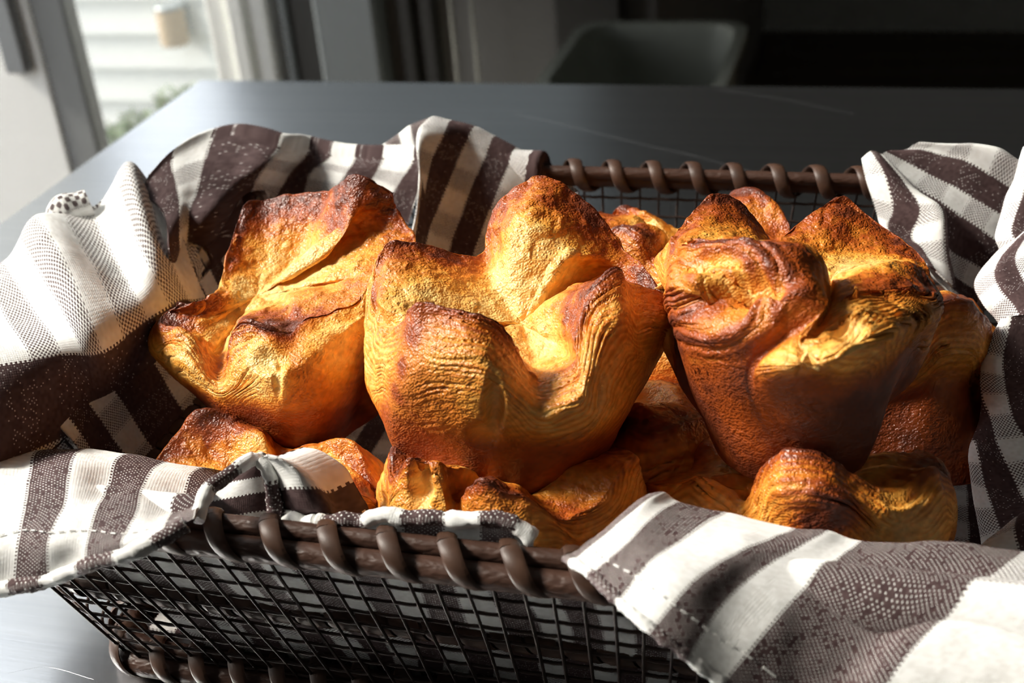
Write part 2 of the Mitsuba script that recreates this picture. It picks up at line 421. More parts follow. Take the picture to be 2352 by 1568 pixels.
# open door leaf at the far left: white stile, edge with its shade painted in as darker colour, lever handle
leaf = 'door_2'
put(leaf, box(-1.86, -1.305, 1.50, 1.535, FLOOR + 0.01, 1.85, 0.003), 'mat_white_paint', kind='structure')
put(leaf + '__edge', box(-1.306, -1.242, 1.505, 1.545, FLOOR + 0.01, 1.85, 0.004), 'mat_door_edge_shade')
put(leaf + '__handle_plate', box(-1.37, -1.325, 1.48, 1.502, -0.34, -0.05, 0.006), 'mat_handle')
put(leaf + '__handle', tube([(-1.35, 1.485, TABLE - 0.18), (-1.35, 1.44, TABLE - 0.18), (-1.365, 1.43, TABLE - 0.18), (-1.44, 1.43, TABLE - 0.18)], 0.011, 10), 'mat_handle', smooth=40)

# storage bin on the floor behind the table
bx0, bx1, by0, by1, bz1 = -0.392, -0.148, 1.32, 1.64, -0.3


def rrect(x0, x1, y0, y1, r, n=8):
    pts = []
    for cx, cy, a0 in ((x1 - r, y1 - r, 0), (x0 + r, y1 - r, 90), (x0 + r, y0 + r, 180), (x1 - r, y0 + r, 270)):
        for a in np.radians(a0 + np.linspace(0, 90, n)):
            pts.append((cx + r * math.cos(a), cy + r * math.sin(a)))
    return np.array(pts)


rings = []
for z, ins in ((FLOOR + 0.002, 0.045), (FLOOR + 0.01, 0.04), (bz1 - 0.012, 0.0), (bz1 - 0.012, -0.012), (bz1, -0.012), (bz1, 0.004), (-0.52, 0.026)):
    o = rrect(bx0 + ins, bx1 - ins, by0 + ins, by1 - ins, 0.05)
    rings.append(np.c_[o, np.full(len(o), z + TABLE)])
nr = len(rings[0])
v = np.vstack(rings + [np.array([[(bx0 + bx1) / 2, (by0 + by1) / 2, FLOOR + TABLE + 0.002], [(bx0 + bx1) / 2, (by0 + by1) / 2, TABLE - 0.52]])])
f = grid_faces(len(rings), nr, True)
j = np.arange(nr)
f = np.vstack([f, np.c_[(j + 1) % nr, j, np.full(nr, len(v) - 2)], np.c_[(len(rings) - 1) * nr + j, (len(rings) - 1) * nr + (j + 1) % nr, np.full(nr, len(v) - 1)]])
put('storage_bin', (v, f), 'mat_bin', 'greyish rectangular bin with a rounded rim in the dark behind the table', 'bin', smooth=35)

# ---------------------------------------------------------------- wire basket
BX0, BX1, BY0, BY1, BH, FLARE, CORNER = -0.180, 0.150, -0.125, 0.125, 0.0807, 0.024, 0.016


def loop_point(s, t, out=0.0):
    """The point of the basket's wall at the perimeter length s (of the rim) and the depth t (0 rim, 1 foot), moved out by out."""
    ins = FLARE * t - out
    x0, x1, y0, y1 = BX0 + ins, BX1 - ins, BY0 + ins, BY1 - ins
    w, d = BX1 - BX0 - 2 * CORNER, BY1 - BY0 - 2 * CORNER
    q = np.pi / 2 * CORNER
    segs = [('l', w), ('c', q), ('l', d), ('c', q), ('l', w), ('c', q), ('l', d), ('c', q)]
    s = s % (2 * w + 2 * d + 4 * q)
    r = CORNER
    corners = [(x0 + r, y0 + r), (x1 - r, y0 + r), (x1 - r, y1 - r), (x0 + r, y1 - r)]
    for k, (kind, L) in enumerate(segs):
        if s <= L or k == 7:
            fr = s / L
            i = k // 2
            if kind == 'l':
                a, b = np.array(corners[i]), np.array(corners[(i + 1) % 4])
                nrm = [(0, -1), (1, 0), (0, 1), (-1, 0)][i]
                p = a + (b - a) * fr + r * np.array(nrm)
            else:
                cc = np.array(corners[(i + 1) % 4])
                a = np.radians([-90, 0, 90, 180][i] + 90 * fr)
                nrm = (math.cos(a), math.sin(a))
                p = cc + r * np.array(nrm)
            return np.array([p[0], p[1], TABLE + BH * (1 - t) + 0.006 * t]), np.array([nrm[0], nrm[1], 0])
        s -= L


PERIM = 2 * (BX1 - BX0 - 2 * CORNER) + 2 * (BY1 - BY0 - 2 * CORNER) + 2 * np.pi * CORNER
basket = 'wire_basket'
tag(basket, 'dark brown wire mesh basket with a cord-wrapped rim, holding the cloth and pastries', 'basket')
ss = np.linspace(0, PERIM, 260, endpoint=False)
# paired rods of the rim, and of the foot
for name, t, dz, do, r in (('rim_rod', 0.0, 0.0, 0.0018, 0.0036), ('rim_rod', 0.0, 0.0042, -0.0022, 0.0026), ('foot_rod', 1.0, 0.0, 0.001, 0.0042), ('foot_rod', 1.0, 0.0045, -0.002, 0.0028)):
    put(f'{basket}__{name}', tube([loop_point(s, t, do)[0] + [0, 0, dz] for s in ss], r, 12, True), 'mat_rim', smooth=60)
put(f'{basket}__middle_rod', tube([loop_point(s, 0.50, -0.0052)[0] for s in ss], 0.0034, 12, True), 'mat_rim', smooth=60)


def wraps(name, t, out, dz, pitch, ra, rb, width, phase, tilt=0.62, flat=0.36):
    """Cord wound around the rods, one part for each turn: a flattened strap."""
    n = int(round(PERIM / pitch))
    p = PERIM / n
    for k in range(n):
        pts, ups = [], []
        for q in np.linspace(0, 1, 30):
            ang = 2 * np.pi * q
            s = phase + k * p + p * (tilt * q * 2 if q < 0.5 else tilt + (1 - tilt) * (2 * q - 1))
            c, nr = loop_point(s, t, out)
            o = nr * math.sin(ang) * ra + np.array([0, 0, math.cos(ang) * rb])
            pts.append(c + o + [0, 0, dz])
            e = nr * math.sin(ang) / ra + np.array([0, 0, math.cos(ang) / rb])
            ups.append(e / np.linalg.norm(e))
        put(f'{basket}__{name}', tube(pts, width, 8, flat=flat, updir=np.array(ups)), 'mat_wrap', smooth=60)


wraps('rim_wrap', 0.0, -0.0002, 0.0021, 0.0165, 0.0062, 0.0060, 0.0026, 0.0088)
wraps('foot_wrap', 1.0, -0.0003, 0.0022, 0.0165, 0.0066, 0.0066, 0.0026, 0.004)
wraps('middle_wrap', 0.50, -0.0052, 0.0, 0.0112, 0.0037, 0.0037, 0.0040, 0.0, flat=0.2)

# the mesh: upright wires one by one, then the level ones
nv = int(PERIM / 0.0079)
rng = np.random.default_rng(8)
for k in range(nv):
    s = k * PERIM / nv
    tt = np.linspace(0.0, 1.0, 14)
    j = rng.normal(size=2) * 0.0003
    put(f'{basket}__upright_wire', tube([loop_point(s + j[0] * math.sin(3 * t), t, 0.0004 + j[1] * math.sin(5 * t))[0] for t in tt], 0.00052, 6), 'mat_wire', smooth=60)
for t in np.linspace(0.09, 0.93, 10):
    if abs(t - 0.5) < 0.03:
        continue
    zj = rng.normal() * 0.0002
    pts = []
    for s in np.linspace(0, PERIM, nv * 4, endpoint=False):
        sag = 0.00014 * math.cos(2 * np.pi * s * nv / PERIM)
        pts.append(loop_point(s, t, -0.0002)[0] + [0, 0, zj + sag])
    put(f'{basket}__level_wire', tube(pts, 0.00056, 6, True), 'mat_wire', smooth=60)
# crossings where the coating has run together, and the wire floor
blobs = []
for x in np.linspace(BX0 + FLARE + 0.01, BX1 - FLARE - 0.01, 36):
    blobs.append(tube([(x, BY0 + FLARE, TABLE + 0.0065), (x, BY1 - FLARE, TABLE + 0.0065)], 0.0006, 5))
for y in np.linspace(BY0 + FLARE + 0.01, BY1 - FLARE - 0.01, 24):
    blobs.append(tube([(BX0 + FLARE, y, TABLE + 0.0055), (BX1 - FLARE, y, TABLE + 0.0055)], 0.0006, 5))
put(f'{basket}__bottom_mesh', join(*blobs), 'mat_wire')

# faint scratches on the steel
for pts in ([(1180, 262), (1290, 285), (1450, 325), (1600, 360), (1740, 398)], [(1650, 205), (1800, 228), (1960, 262)], [(1000, 300), (1080, 312), (1150, 318)], [(20, 1545), (110, 1532), (215, 1560)]):
    p = catmull(np.array([atZ(*q, 0.0) for q in pts]), np.linspace(0, len(pts) - 1, 40))
    put('steel_table__scratch', tube(p - np.array([0, 0, 0.00004]), 0.00007, 4), 'mat_scratch')

# ---------------------------------------------------------------- gingham cloth
def zc(ox, oy, s):
    return lambda x, y: (ox + x / s, oy + y / s)


def drop(p, dx, dy, dz):
    return np.asarray(p) + np.array([dx, dy, dz])


patches = []


def sheet(P, U, V, nr, nc, wrinkle=0.0008, thick=0.0007, seed=0):
    """A piece of the cloth through the grid of points P (rows x columns), with the stripe counts U and V there."""
    P = np.asarray(P, float)
    R, C = P.shape[:2]
    U = np.broadcast_to(np.asarray(U, float), (R, C))
    V = np.asarray(V, float)
    V = np.broadcast_to(V[:, None] if V.ndim == 1 else V, (R, C))
    D = np.concatenate([P, U[..., None], V[..., None]], -1)
    D = catmull(D, np.linspace(0, R - 1, nr))
    D = catmull(np.swapaxes(D, 0, 1), np.linspace(0, C - 1, nc)).swapaxes(0, 1)
    v, uv = D[..., :3].reshape(-1, 3), D[..., 3:].reshape(-1, 2)
    f = grid_faces(nr, nc)
    n = normals(v, f)
    if wrinkle:
        w = meshkit.fbm(np.c_[v[:, 0] * 42, v[:, 1] * 42, v[:, 2] * 42], 3, 11 + seed) - 0.5
        w2 = meshkit.noise(v * 160, 5 + seed) - 0.5
        v = v + n * (w * 3.0 * wrinkle + w2 * 0.5 * wrinkle)[:, None]
        n = normals(v, f)
    v = clear_rim(v)
    n = normals(v, f)
    k = len(v)
    idx = np.arange(k).reshape(nr, nc)
    edge = np.concatenate([idx[0], idx[1:, -1], idx[-1, -2::-1], idx[-2:0:-1, 0]])
    e2 = np.roll(edge, -1)
    rim = np.vstack([np.c_[edge, e2, e2 + k], np.c_[edge, e2 + k, edge + k]])
    patches.append((np.vstack([v + n * thick / 2, v - n * thick / 2]), np.vstack([f, f[:, ::-1] + k, rim]), np.vstack([uv, uv])))
    return v.reshape(nr, nc, 3), n.reshape(nr, nc, 3)



def clear_rim(v, rho=0.0094):
    """Cloth that would run into the rim is laid around it."""
    v = v.copy()
    x0, x1, y0, y1, r = BX0, BX1, BY0, BY1, CORNER
    c = np.c_[np.clip(v[:, 0], x0 + r, x1 - r), np.clip(v[:, 1], y0 + r, y1 - r)]
    d = v[:, :2] - c
    L = np.linalg.norm(d, axis=1)
    # distance outwards from the rim's middle line, and its direction
    inside = L < 1e-6
    gap = np.stack([v[:, 0] - x0, x1 - v[:, 0], v[:, 1] - y0, y1 - v[:, 1]], 1)
    k = gap.argmin(1)
    dirs = np.array([(-1, 0), (1, 0), (0, -1), (0, 1.0)])
    nrm = np.where(inside[:, None], dirs[k], d / np.maximum(L, 1e-9)[:, None])
    o = np.where(inside, -gap.min(1), L - r)
    h = v[:, 2] - (TABLE + BH + 0.002)
    dist = np.hypot(o, h)
    m = dist < rho
    s = rho / np.maximum(dist, 1e-4)
    v[m, :2] += (nrm * (o * (s - 1))[:, None])[m]
    v[m, 2] += (h * (s - 1))[m]
    return v


hems = []


def hem(points, U, V, radius=0.0028, n=160, wob=0.12, seed=1):
    """The rolled hem along an edge of the cloth; U runs along it."""
    p = catmull(np.asarray(points, float), np.linspace(0, len(points) - 1, n))
    u = catmull(np.asarray(U, float)[:, None], np.linspace(0, len(points) - 1, n))[:, 0]
    r = radius * (1 + wob * 2 * (meshkit.noise(p * 260, seed) - 0.5) * 2)
    v, f = tube(p, r, 12, cap=True)
    uu = np.r_[np.repeat(u, 12), u[0], u[-1]]
    vv = np.r_[np.tile(V + np.arange(12) * 0.09, n), V, V]
    v = v + (meshkit.noise(v * 700, seed)[:, None] - 0.5) * 0.0005
    hems.append((v, f, np.c_[uu, vv]))


# left side: over the rim, striped outside and with a broad dark band inside
Z8 = zc(0, 300, 2.0625)
L1 = [(-130, 690), (10, 588), (92, 528), (205, 462), (300, 408), (350, 420), (388, 470)]
L2 = [(-110, 770), (70, 690), (160, 640), (270, 590), (340, 545), (385, 545), (425, 560)]
L3 = [(-80, 860), (140, 815), (233, 809), (334, 735), (410, 690), (440, 690), (472, 684)]
L4 = [(-50, 1085), (160, 1000), (276, 969), (388, 895), (470, 850), (500, 830), (530, 800)]
L5 = [(-30, 1170), (190, 1090), (320, 1060), (430, 985), (520, 930), (560, 900), (600, 860)]
z1 = [0.098, 0.103, 0.106, 0.107, 0.107, 0.106, 0.102]
z2 = [0.102, 0.106, 0.106, 0.105, 0.103, 0.101, 0.096]
z3 = [0.102, 0.100, 0.097, 0.094, 0.088, 0.082, 0.076]
z4 = [0.088, 0.066, 0.044, 0.040, 0.038, 0.036, 0.034]
z5 = [0.040, 0.030, 0.022, 0.018, 0.016, 0.014, 0.012]
P = [[atZ(*q, z) for q, z in zip(a, b)] for a, b in zip((L1, L2, L3, L4, L5), (z1, z2, z3, z4, z5))]
P = [[drop(p, -0.012, 0.012, -0.030) for p in P[0]], [drop(p, -0.004, 0.005, -0.008) for p in P[0]]] + P
# folds: shallow ridges along the stripes
for c, a in ((1, -0.004), (2, 0.005), (3, -0.006), (4, 0.006), (5, -0.003)):
    for r in (2, 3):
        P[r][c] = P[r][c] + np.array([0, 0, a])
LU, LV = np.array([-1.6, -0.2, 0.3, 2.2, 4.0, 6.6, 8.6]), np.array([-3, 0, 2, 4, 5.5, 6.3, 7.0])
sheet(P, (LU + 100)[:, None] + np.zeros((7, 7)), (LV + 30)[None] + np.zeros((7, 7)), 200, 170, 0.0009, seed=1)

hem([atZ(122, 516, 0.1), atZ(150, 488, 0.103), atZ(205, 468, 0.104)], [8.2, 8.5, 8.9], 22.3, 0.006, seed=14)

# back left: over the corner and the back rim
B1 = [(330, 440), (395, 372), (482, 331), (560, 326), (637, 346), (702, 356), (757, 366), (813, 372), (878, 373), (947, 374), (985, 385)]
B2 = [(375, 490), (410, 455), (451, 441), (520, 425), (592, 406), (654, 413), (715, 400), (787, 412), (849, 424), (899, 450), (955, 460)]
B3 = [(395, 590), (410, 560), (427, 535), (490, 520), (560, 490), (620, 490), (690, 480), (745, 490), (810, 500), (865, 530), (925, 560)]
B4 = [(430, 720), (440, 700), (450, 690), (480, 680), (510, 665), (570, 650), (650, 640), (720, 640), (790, 650), (850, 660), (900, 670)]
y1 = [0.045, 0.070, 0.098, 0.106, 0.110, 0.111, 0.112, 0.112, 0.112, 0.112, 0.110]
y2 = [0.040, 0.060, 0.084, 0.093, 0.102, 0.100, 0.104, 0.101, 0.103, 0.100, 0.100]
y3 = [0.034, 0.050, 0.072, 0.080, 0.092, 0.090, 0.094, 0.090, 0.093, 0.091, 0.091]
y4 = [0.035, 0.050, 0.062, 0.072, 0.082, 0.086, 0.088, 0.088, 0.088, 0.086, 0.086]
P = [[atY(*q, y) for q, y in zip(a, b)] for a, b in zip((B1, B2, B3, B4), (y1, y2, y3, y4))]
for r, z in enumerate(((0.108, 0.110, 0.108, 0.107, 0.104), (0.106, 0.106, 0.104, 0.102, 0.100), (0.100, 0.098, 0.096, 0.095), (0.060, 0.058, 0.054, 0.05))):
    for c in range(len(z)):
        P[r][c] = atZ(*(B1, B2, B3, B4)[r][c], z[c])
P = [[drop(p, -0.008, 0.045, -0.026) for p in P[0]], [drop(p, -0.004, 0.018, 0.000) for p in P[0]]] + P
sheet(P, [-2.9, -2, -1, -0.5, 0, 1, 2, 3, 4, 5, 6], [19.6, 20.1, 20.3, 22.6, 24.4, 27.5], 170, 230, 0.0008, seed=2)

# back centre: the steep peak with its ridge, and the reverse of the cloth left of the ridge
rows = {21.3: [(987, 271), (1032, 280), (1087, 295), (1132, 317), (1182, 343), (1228, 374), (1268, 399), (1322, 442)],
        22.0: [(963, 300), (1020, 306), (1066, 334), (1117, 353), (1167, 383), (1207, 412), (1245, 440), (1285, 478)],
        23.0: [(959, 345), (995, 355), (1044, 383), (1095, 402), (1146, 430), (1180, 458), (1215, 490), (1250, 525)],
        24.0: [(964, 400), (982, 402), (1026, 428), (1075, 450), (1124, 485), (1160, 515), (1190, 545), (1225, 580)],
        25.0: [(962, 450), (972, 452), (1005, 480), (1057, 502), (1105, 535), (1140, 565), (1170, 600), (1200, 635)],
        26.0: [(955, 505), (962, 506), (985, 530), (1037, 555), (1085, 590), (1120, 620), (1150, 650), (1180, 685)],
        28.2: [(930, 610), (940, 615), (960, 640), (1010, 660), (1060, 695), (1100, 720), (1130, 750), (1160, 780)]}
ys = [0.128, 0.117, 0.106, 0.097, 0.092, 0.088, 0.080]
off = [-0.014, -0.008, -0.001, 0.001, 0.0, 0.0, 0.0, 0.0]
P = [[atY(*q, y + o * (0.4 if k == 0 else 1)) for q, o in zip(r, off)] for k, (r, y) in enumerate(zip(rows.values(), ys))]
P = [[drop(p, 0, 0.02, -0.03) for p in P[0]], [drop(p, 0, 0.007, -0.005) for p in P[0]]] + P
for r in P:
    r.insert(0, drop(r[0], -0.001, 0.012, -0.011))
sheet(P, [9.6, 10.1, 11, 12, 13, 14, 15, 16, 17], [19.4, 20.9] + list(rows), 180, 190, 0.0006, seed=3)
A = [(790, 392), (820, 366), (854, 346), (887, 329), (918, 308), (944, 289), (988, 271)]
Bq = [(800, 430), (822, 420), (860, 420), (900, 415), (940, 400), (960, 370), (975, 330)]
P = [[drop(atY(*q, 0.140), -0.005, 0.02, -0.02) for q in A], [atY(*q, 0.140) for q in A], [atY(*q, 0.134) for q in Bq]]
sheet(P, [30, 31, 32, 33, 34, 35, 36], [151, 153, 157], 60, 110, 0.0005, seed=4)

# front left: folded out over the front rim, hem hanging outside
F = {-1: [(-120, 1075), (-130, 1140), (-140, 1220), (-150, 1310), (-155, 1390)],
     0: [(-8, 1044), (-25, 1100), (-38, 1170), (-48, 1260), (-52, 1362)],
     1: [(84, 1040), (69, 1100), (57, 1161), (42, 1240), (36, 1346)],
     2: [(178, 1039), (172, 1096), (149, 1161), (126, 1225), (115, 1330)],
     3: [(270, 1050), (249, 1120), (222, 1172), (205, 1235), (199, 1299)],
     4: [(358, 1069), (337, 1132), (314, 1180), (298, 1222), (289, 1273)],
     5: [(444, 1082), (418, 1150), (388, 1190), (379, 1213), (372, 1240)],
     6: [(512, 1098), (480, 1140), (461, 1163), (453, 1178), (448, 1196)]}
fy = [-0.090, -0.118, -0.138, -0.150, -0.155]
P = [[atY(*F[u][k], fy[k] + (0.010 if u == 6 else 0.004 if u == 5 else 0)) for u in F] for k in range(5)]
P = [[drop(p, 0.006, 0.022, -0.034) for p in P[0]], [drop(p, 0.002, 0.009, -0.007) for p in P[0]]] + P
for c in (1, 3, 5):
    P[5][c] = drop(P[5][c], 0, -0.003, 0)
    P[3][c] = drop(P[3][c], 0, -0.002, 0.002)
g, gn = sheet(P, list(F), [146.5, 148.6, 150, 151.6, 153.4, 155.2, 157], 150, 200, 0.0008, seed=5)
hem(g[-1, ::8], np.linspace(-1, 6, len(g[-1, ::8])), 160, 0.0020)
stitch_lines = [(g[118, 20:190], gn[118, 20:190])]

# the ruffled edge right of it: hem, dome, and the strip tucked behind the rim
HA = [(452, 1194), (463, 1158), (480, 1122), (508, 1102), (542, 1077), (573, 1057), (606, 1054)]
HB = [(600, 1056), (611, 1070), (621, 1094), (624, 1116), (630, 1153), (637, 1184), (654, 1198), (677, 1190), (699, 1203), (727, 1198)]
hem([atY(*q, -0.134 + 0.004 * k) for k, q in enumerate(HA)], [0, 0.6, 1.0, 1.6, 2, 2.4, 3.2], 160, 0.0021, seed=3)
hem([atY(*q, y) for q, y in zip(HB, np.linspace(-0.112, -0.119, 10))], [0, 0.5, 0.9, 1.1, 1.5, 1.8, 2.0, 2.3, 2.6, 2.9], 160, 0.0021, seed=4)
dome = [[(604, 1050), (612, 1048), (622, 1049), (632, 1051)],
        [(614, 1070), (640, 1058), (660, 1056), (676, 1060)],
        [(623, 1098), (670, 1090), (705, 1090), (732, 1098)],
        [(627, 1123), (680, 1120), (725, 1121), (753, 1130)],
        [(633, 1160), (690, 1158), (745, 1158), (773, 1165)],
        [(655, 1200), (700, 1200), (760, 1200), (790, 1196)],
        [(660, 1260), (710, 1260), (770, 1260), (800, 1250)]]
dy = [-0.110, -0.117, -0.115, -0.104]
P = [[atY(*q, y) for q, y in zip(r, dy)] + [drop(atY(*r[-1], dy[-1]), 0.001, 0.014, -0.006)] for r in dome]
sheet(P, [[50.0] * 5, [50.3] * 5, [50.7] * 5, [51.0] * 5, [51.5] * 5, [52.0] * 5, [52.8] * 5], np.linspace(150, 152, 7)[:, None] * 0 + np.array([200, 200.7, 201.4, 202, 202.5]), 90, 60, 0.0005, seed=6)
arch = [[(560, 1070), (580, 1062), (600, 1058), (615, 1062)],
        [(515, 1112), (560, 1100), (600, 1092), (625, 1095)],
        [(490, 1150), (545, 1138), (600, 1128), (640, 1130)],
        [(470, 1190), (540, 1180), (600, 1170), (650, 1170)],
        [(460, 1240), (540, 1230), (610, 1220), (660, 1215)]]
P = [[atY(*q, -0.104 + 0.003 * abs(k - 1.5)) for k, q in enumerate(r)] for r in arch]
sheet(P, [[61.0] * 4, [62] * 4, [63.0] * 4, [64] * 4, [65] * 4], np.zeros((5, 1)) + np.array([200, 201, 202, 203.]), 60, 60, 0.0006, seed=7)
sx = [649, 747, 837, 926, 1020, 1107, 1187, 1226]
P = [[atY(x + (6 if r == 0 else 0) * 0 - dx, yy + (x - 850) * sl + (0 if x < 1200 else ex), Y) for x in sx] for r, (yy, dx, sl, Y, ex) in
     enumerate([(1196, 0, 0.002, -0.118, 36), (1225, 6, 0.03, -0.1185, 22), (1262, 10, 0.08, -0.1165, 6), (1340, 14, 0.1, -0.113, 0)])]
for k, c in enumerate((0, 2, 4, 6)):
    P[0][c] = drop(P[0][c], 0, 0.0, 0.0012)
sheet(P, [38, 39, 40, 41, 42, 43, 44, 44.7], [160, 161, 162, 164], 70, 200, 0.0006, seed=8)
top = [(727, 1198), (747, 1202), (789, 1194), (831, 1198), (859, 1187), (890, 1181), (926, 1190), (985, 1189), (1024, 1191), (1067, 1194), (1107, 1190), (1140, 1190), (1170, 1198), (1198, 1214), (1222, 1236)]
tu = [38.8, 39, 39.5, 39.95, 40.2, 40.6, 41, 41.6, 42, 42.5, 43, 43.4, 43.8, 44.2, 44.7]
hem([atY(*q, -0.1195) for q in top], tu, 160, 0.0022, seed=6)

# front right: the broad corner folded out over the rim
G = {71: [(1299, 1284), (1345, 1250), (1386, 1217), (1470, 1145)],
     72: [(1317, 1292), (1386, 1232), (1430, 1192), (1502, 1139)],
     73: [(1357, 1318), (1425, 1258), (1475, 1208), (1537, 1160)],
     74: [(1422, 1380), (1502, 1290), (1570, 1240), (1645, 1188)],
     75: [(1495, 1442), (1590, 1330), (1690, 1275), (1800, 1225)],
     76: [(1580, 1510), (1660, 1390), (1757, 1305), (1880, 1233)],
     77: [(1659, 1568), (1760, 1440), (1860, 1340), (1958, 1258)],
     79: [(1820, 1690), (1930, 1540), (2040, 1395), (2150, 1263)],
     81: [(1960, 1700), (2080, 1510), (2199, 1395), (2329, 1285)],
     83: [(2200, 1740), (2330, 1560), (2420, 1430), (2500, 1312)],
     85: [(2420, 1780), (2560, 1610), (2640, 1480), (2700, 1350)]}
gy = {71: (-0.131, -0.124, -0.117, -0.108), 72: (-0.135, -0.127, -0.119, -0.108), 73: (-0.140, -0.132, -0.122, -0.108), 74: (-0.149, -0.139, -0.125, -0.109)}
P = []
for k in range(4):
    P.append([atY(*G[u][k], gy.get(u, (-0.156, -0.144, -0.128, -0.110))[k]) for u in G])
P = P + [[drop(p, 0.003, 0.008, -0.007) for p in P[3]], [drop(p, 0.005, 0.016, -0.040) for p in P[3]]]
for c, a in ((3, 0.0008), (4, -0.001), (5, 0.0004), (6, -0.0006)):
    P[1][c] = drop(P[1][c], 0, 0, a)
    P[0][c] = drop(P[0][c], 0, -0.6 * a, a)
vrow = [170, 172.3, 174.6, 177, 178.2, 181]
g, gn = sheet(P, list(G), vrow, 190, 240, 0.0010, seed=9)
hem(g[0, :200:8], np.interp(np.arange(0, 200, 8) / 239 * 10, np.arange(11), list(G)), 170, 0.0013, seed=9)
stitch_lines.append((g[20, 30:200], gn[20, 30:200]))

# right side: flap, back panel, the hanging folds
Z4 = zc(1940, 300, 3.136)
R2 = {90: [(560, 90), (700, 100), (830, 96), (930, 92), (1110, 130), (1250, 215), (1400, 300)],
      91: [(430, 138), (570, 138), (720, 180), (870, 218), (1030, 310), (1180, 410), (1320, 520)],
      92: [(290, 150), (420, 215), (600, 310), (760, 390), (910, 480), (1070, 580), (1200, 680)],
      93: [(250, 270), (370, 330), (510, 420), (690, 520), (830, 620), (980, 720), (1120, 820)],
      94: [(420, 560), (480, 600), (560, 680), (650, 770), (760, 870), (890, 945), (1030, 1020)],
      95: [(520, 760), (560, 800), (610, 870), (670, 950), (750, 1020), (840, 1090), (960, 1160)],
      96.5: [(560, 960), (600, 1010), (650, 1070), (710, 1120), (770, 1180), (850, 1250), (960, 1330)]}
ry = {90: 0.122, 91: 0.116, 92: 0.108, 93: 0.098, 94: 0.088, 95: 0.081, 96.5: 0.075}
P = [[atY(*Z4(*q), ry[u]) for q in R2[u]] for u in R2]
P = [[drop(p, 0, 0.035, -0.03) for p in P[0]]] + P
sheet(P, np.array([88, *R2])[:, None] + np.zeros((1, 7)), np.array([21, 22, 23, 24, 25, 26, 27.])[None] + np.zeros((8, 1)), 150, 130, 0.0006, seed=10)
fl = [[(125, 200), (190, 148), (250, 165), (300, 200), (330, 230)],
      [(150, 340), (290, 320), (420, 380), (520, 430), (545, 440)],
      [(205, 520), (350, 560), (540, 560), (690, 555), (712, 570)],
      [(270, 690), (310, 705), (480, 760), (715, 700), (735, 720)],
      [(430, 830), (460, 840), (560, 850), (735, 880), (755, 890)],
      [(560, 960), (600, 970), (660, 1000), (780, 1120), (800, 1130)]]
fY = [0.106, 0.096, 0.088, 0.081, 0.076, 0.068]
P = [[atY(*Z4(*q), y + (0.0, -0.002, -0.002, -0.001, 0.012)[k]) for k, q in enumerate(r)] for r, y in zip(fl, fY)]
sheet(P, [0.3, 1, 2, 3, 3.6], [30.6, 32, 33.2, 34.5, 35.5, 37], 110, 80, 0.0005, seed=11)
Z5 = zc(1940, 700, 2.614)
r3 = [[(1290, 120), (1330, 100), (1420, 100), (1600, 120)],
      [(1235, 330), (1310, 300), (1420, 300), (1600, 320)],
      [(1155, 520), (1260, 500), (1420, 480), (1600, 500)],
      [(1092, 740), (1190, 720), (1360, 680), (1560, 660)],
      [(1120, 850), (1250, 850), (1400, 830), (1580, 800)],
      [(1180, 980), (1290, 990), (1420, 980), (1600, 960)]]
P = [[atY(*Z4(*q), y + (0.004, -0.004, 0.0, 0.004)[k]) for k, q in enumerate(r)] for r, y in zip(r3, (0.112, 0.098, 0.086, 0.074, 0.068, 0.060))]
P = [[drop(r[0], 0.004, 0.016, -0.004)] + r for r in P]
sheet(P, [1.5, 2, 2.9, 4, 5.2], [30.2, 31.6, 33, 34.6, 35.6, 37], 90, 70, 0.0006, seed=12)
r3b = [[(1260, 735), (1330, 700), (1420, 640), (1600, 560)],
       [(1085, 890), (1180, 850), (1300, 780), (1500, 680)],
       [(945, 1090), (1085, 1000), (1230, 930), (1450, 830)],
       [(1000, 1240), (1120, 1140), (1290, 1080), (1500, 980)],
       [(1110, 1370), (1230, 1260), (1360, 1180), (1560, 1090)],
       [(1180, 1500), (1300, 1400), (1440, 1310), (1620, 1220)]]
P = [[atY(*Z4(*q), y + (0.004, -0.003, 0.0, 0.004)[k]) for k, q in enumerate(r)] for r, y in zip(r3b, (0.074, 0.062, 0.050, 0.042, 0.036, 0.030))]
P = [[drop(r[0], 0.003, 0.016, -0.006)] + r for r in P]
sheet(P, [1.7, 2, 3, 4, 5.3], [32.2, 33.2, 35, 36.4, 37.6, 38.6], 90, 80, 0.0006, seed=13)
r4 = [[(945, 90), (970, 85), (1003, 70), (1100, 60), (1230, 40)],
      [(835, 300), (885, 310), (950, 320), (1080, 300), (1240, 280)],
      [(820, 450), (890, 460), (962, 470), (1120, 450), (1280, 430)],
      [(815, 660), (868, 655), (1000, 640), (1160, 600), (1320, 580)],
      [(748, 865), (795, 850), (922, 850), (1100, 830), (1260, 780)],
      [(762, 1060), (850, 1100), (1040, 1100), (1200, 1040), (1340, 980)],
      [(815, 1390), (940, 1350), (1150, 1300), (1300, 1250), (1440, 1200)],
      [(820, 1560), (960, 1500), (1170, 1450), (1320, 1400), (1460, 1350)]]
u4 = [[1.9, 2.4, 3, 4, 5], [2.0, 2.5, 3, 4, 5], [1.95, 2.5, 3, 4, 5], [1.6, 2, 3, 4, 5], [0.6, 1, 2, 3, 4], [0, 1, 2, 3, 4], [0, 1, 2, 3, 4], [0, 1, 2, 3, 4]]
P = [[atY(*Z5(*q), y + (0.004, -0.002, -0.003, 0.0, 0.004)[k]) for k, q in enumerate(r)] for r, y in zip(r4, (0.030, 0.018, 0.010, -0.002, -0.014, -0.026, -0.040, -0.046))]
P = [[drop(r[0], 0.006, 0.014, -0.008)] + r for r in P]
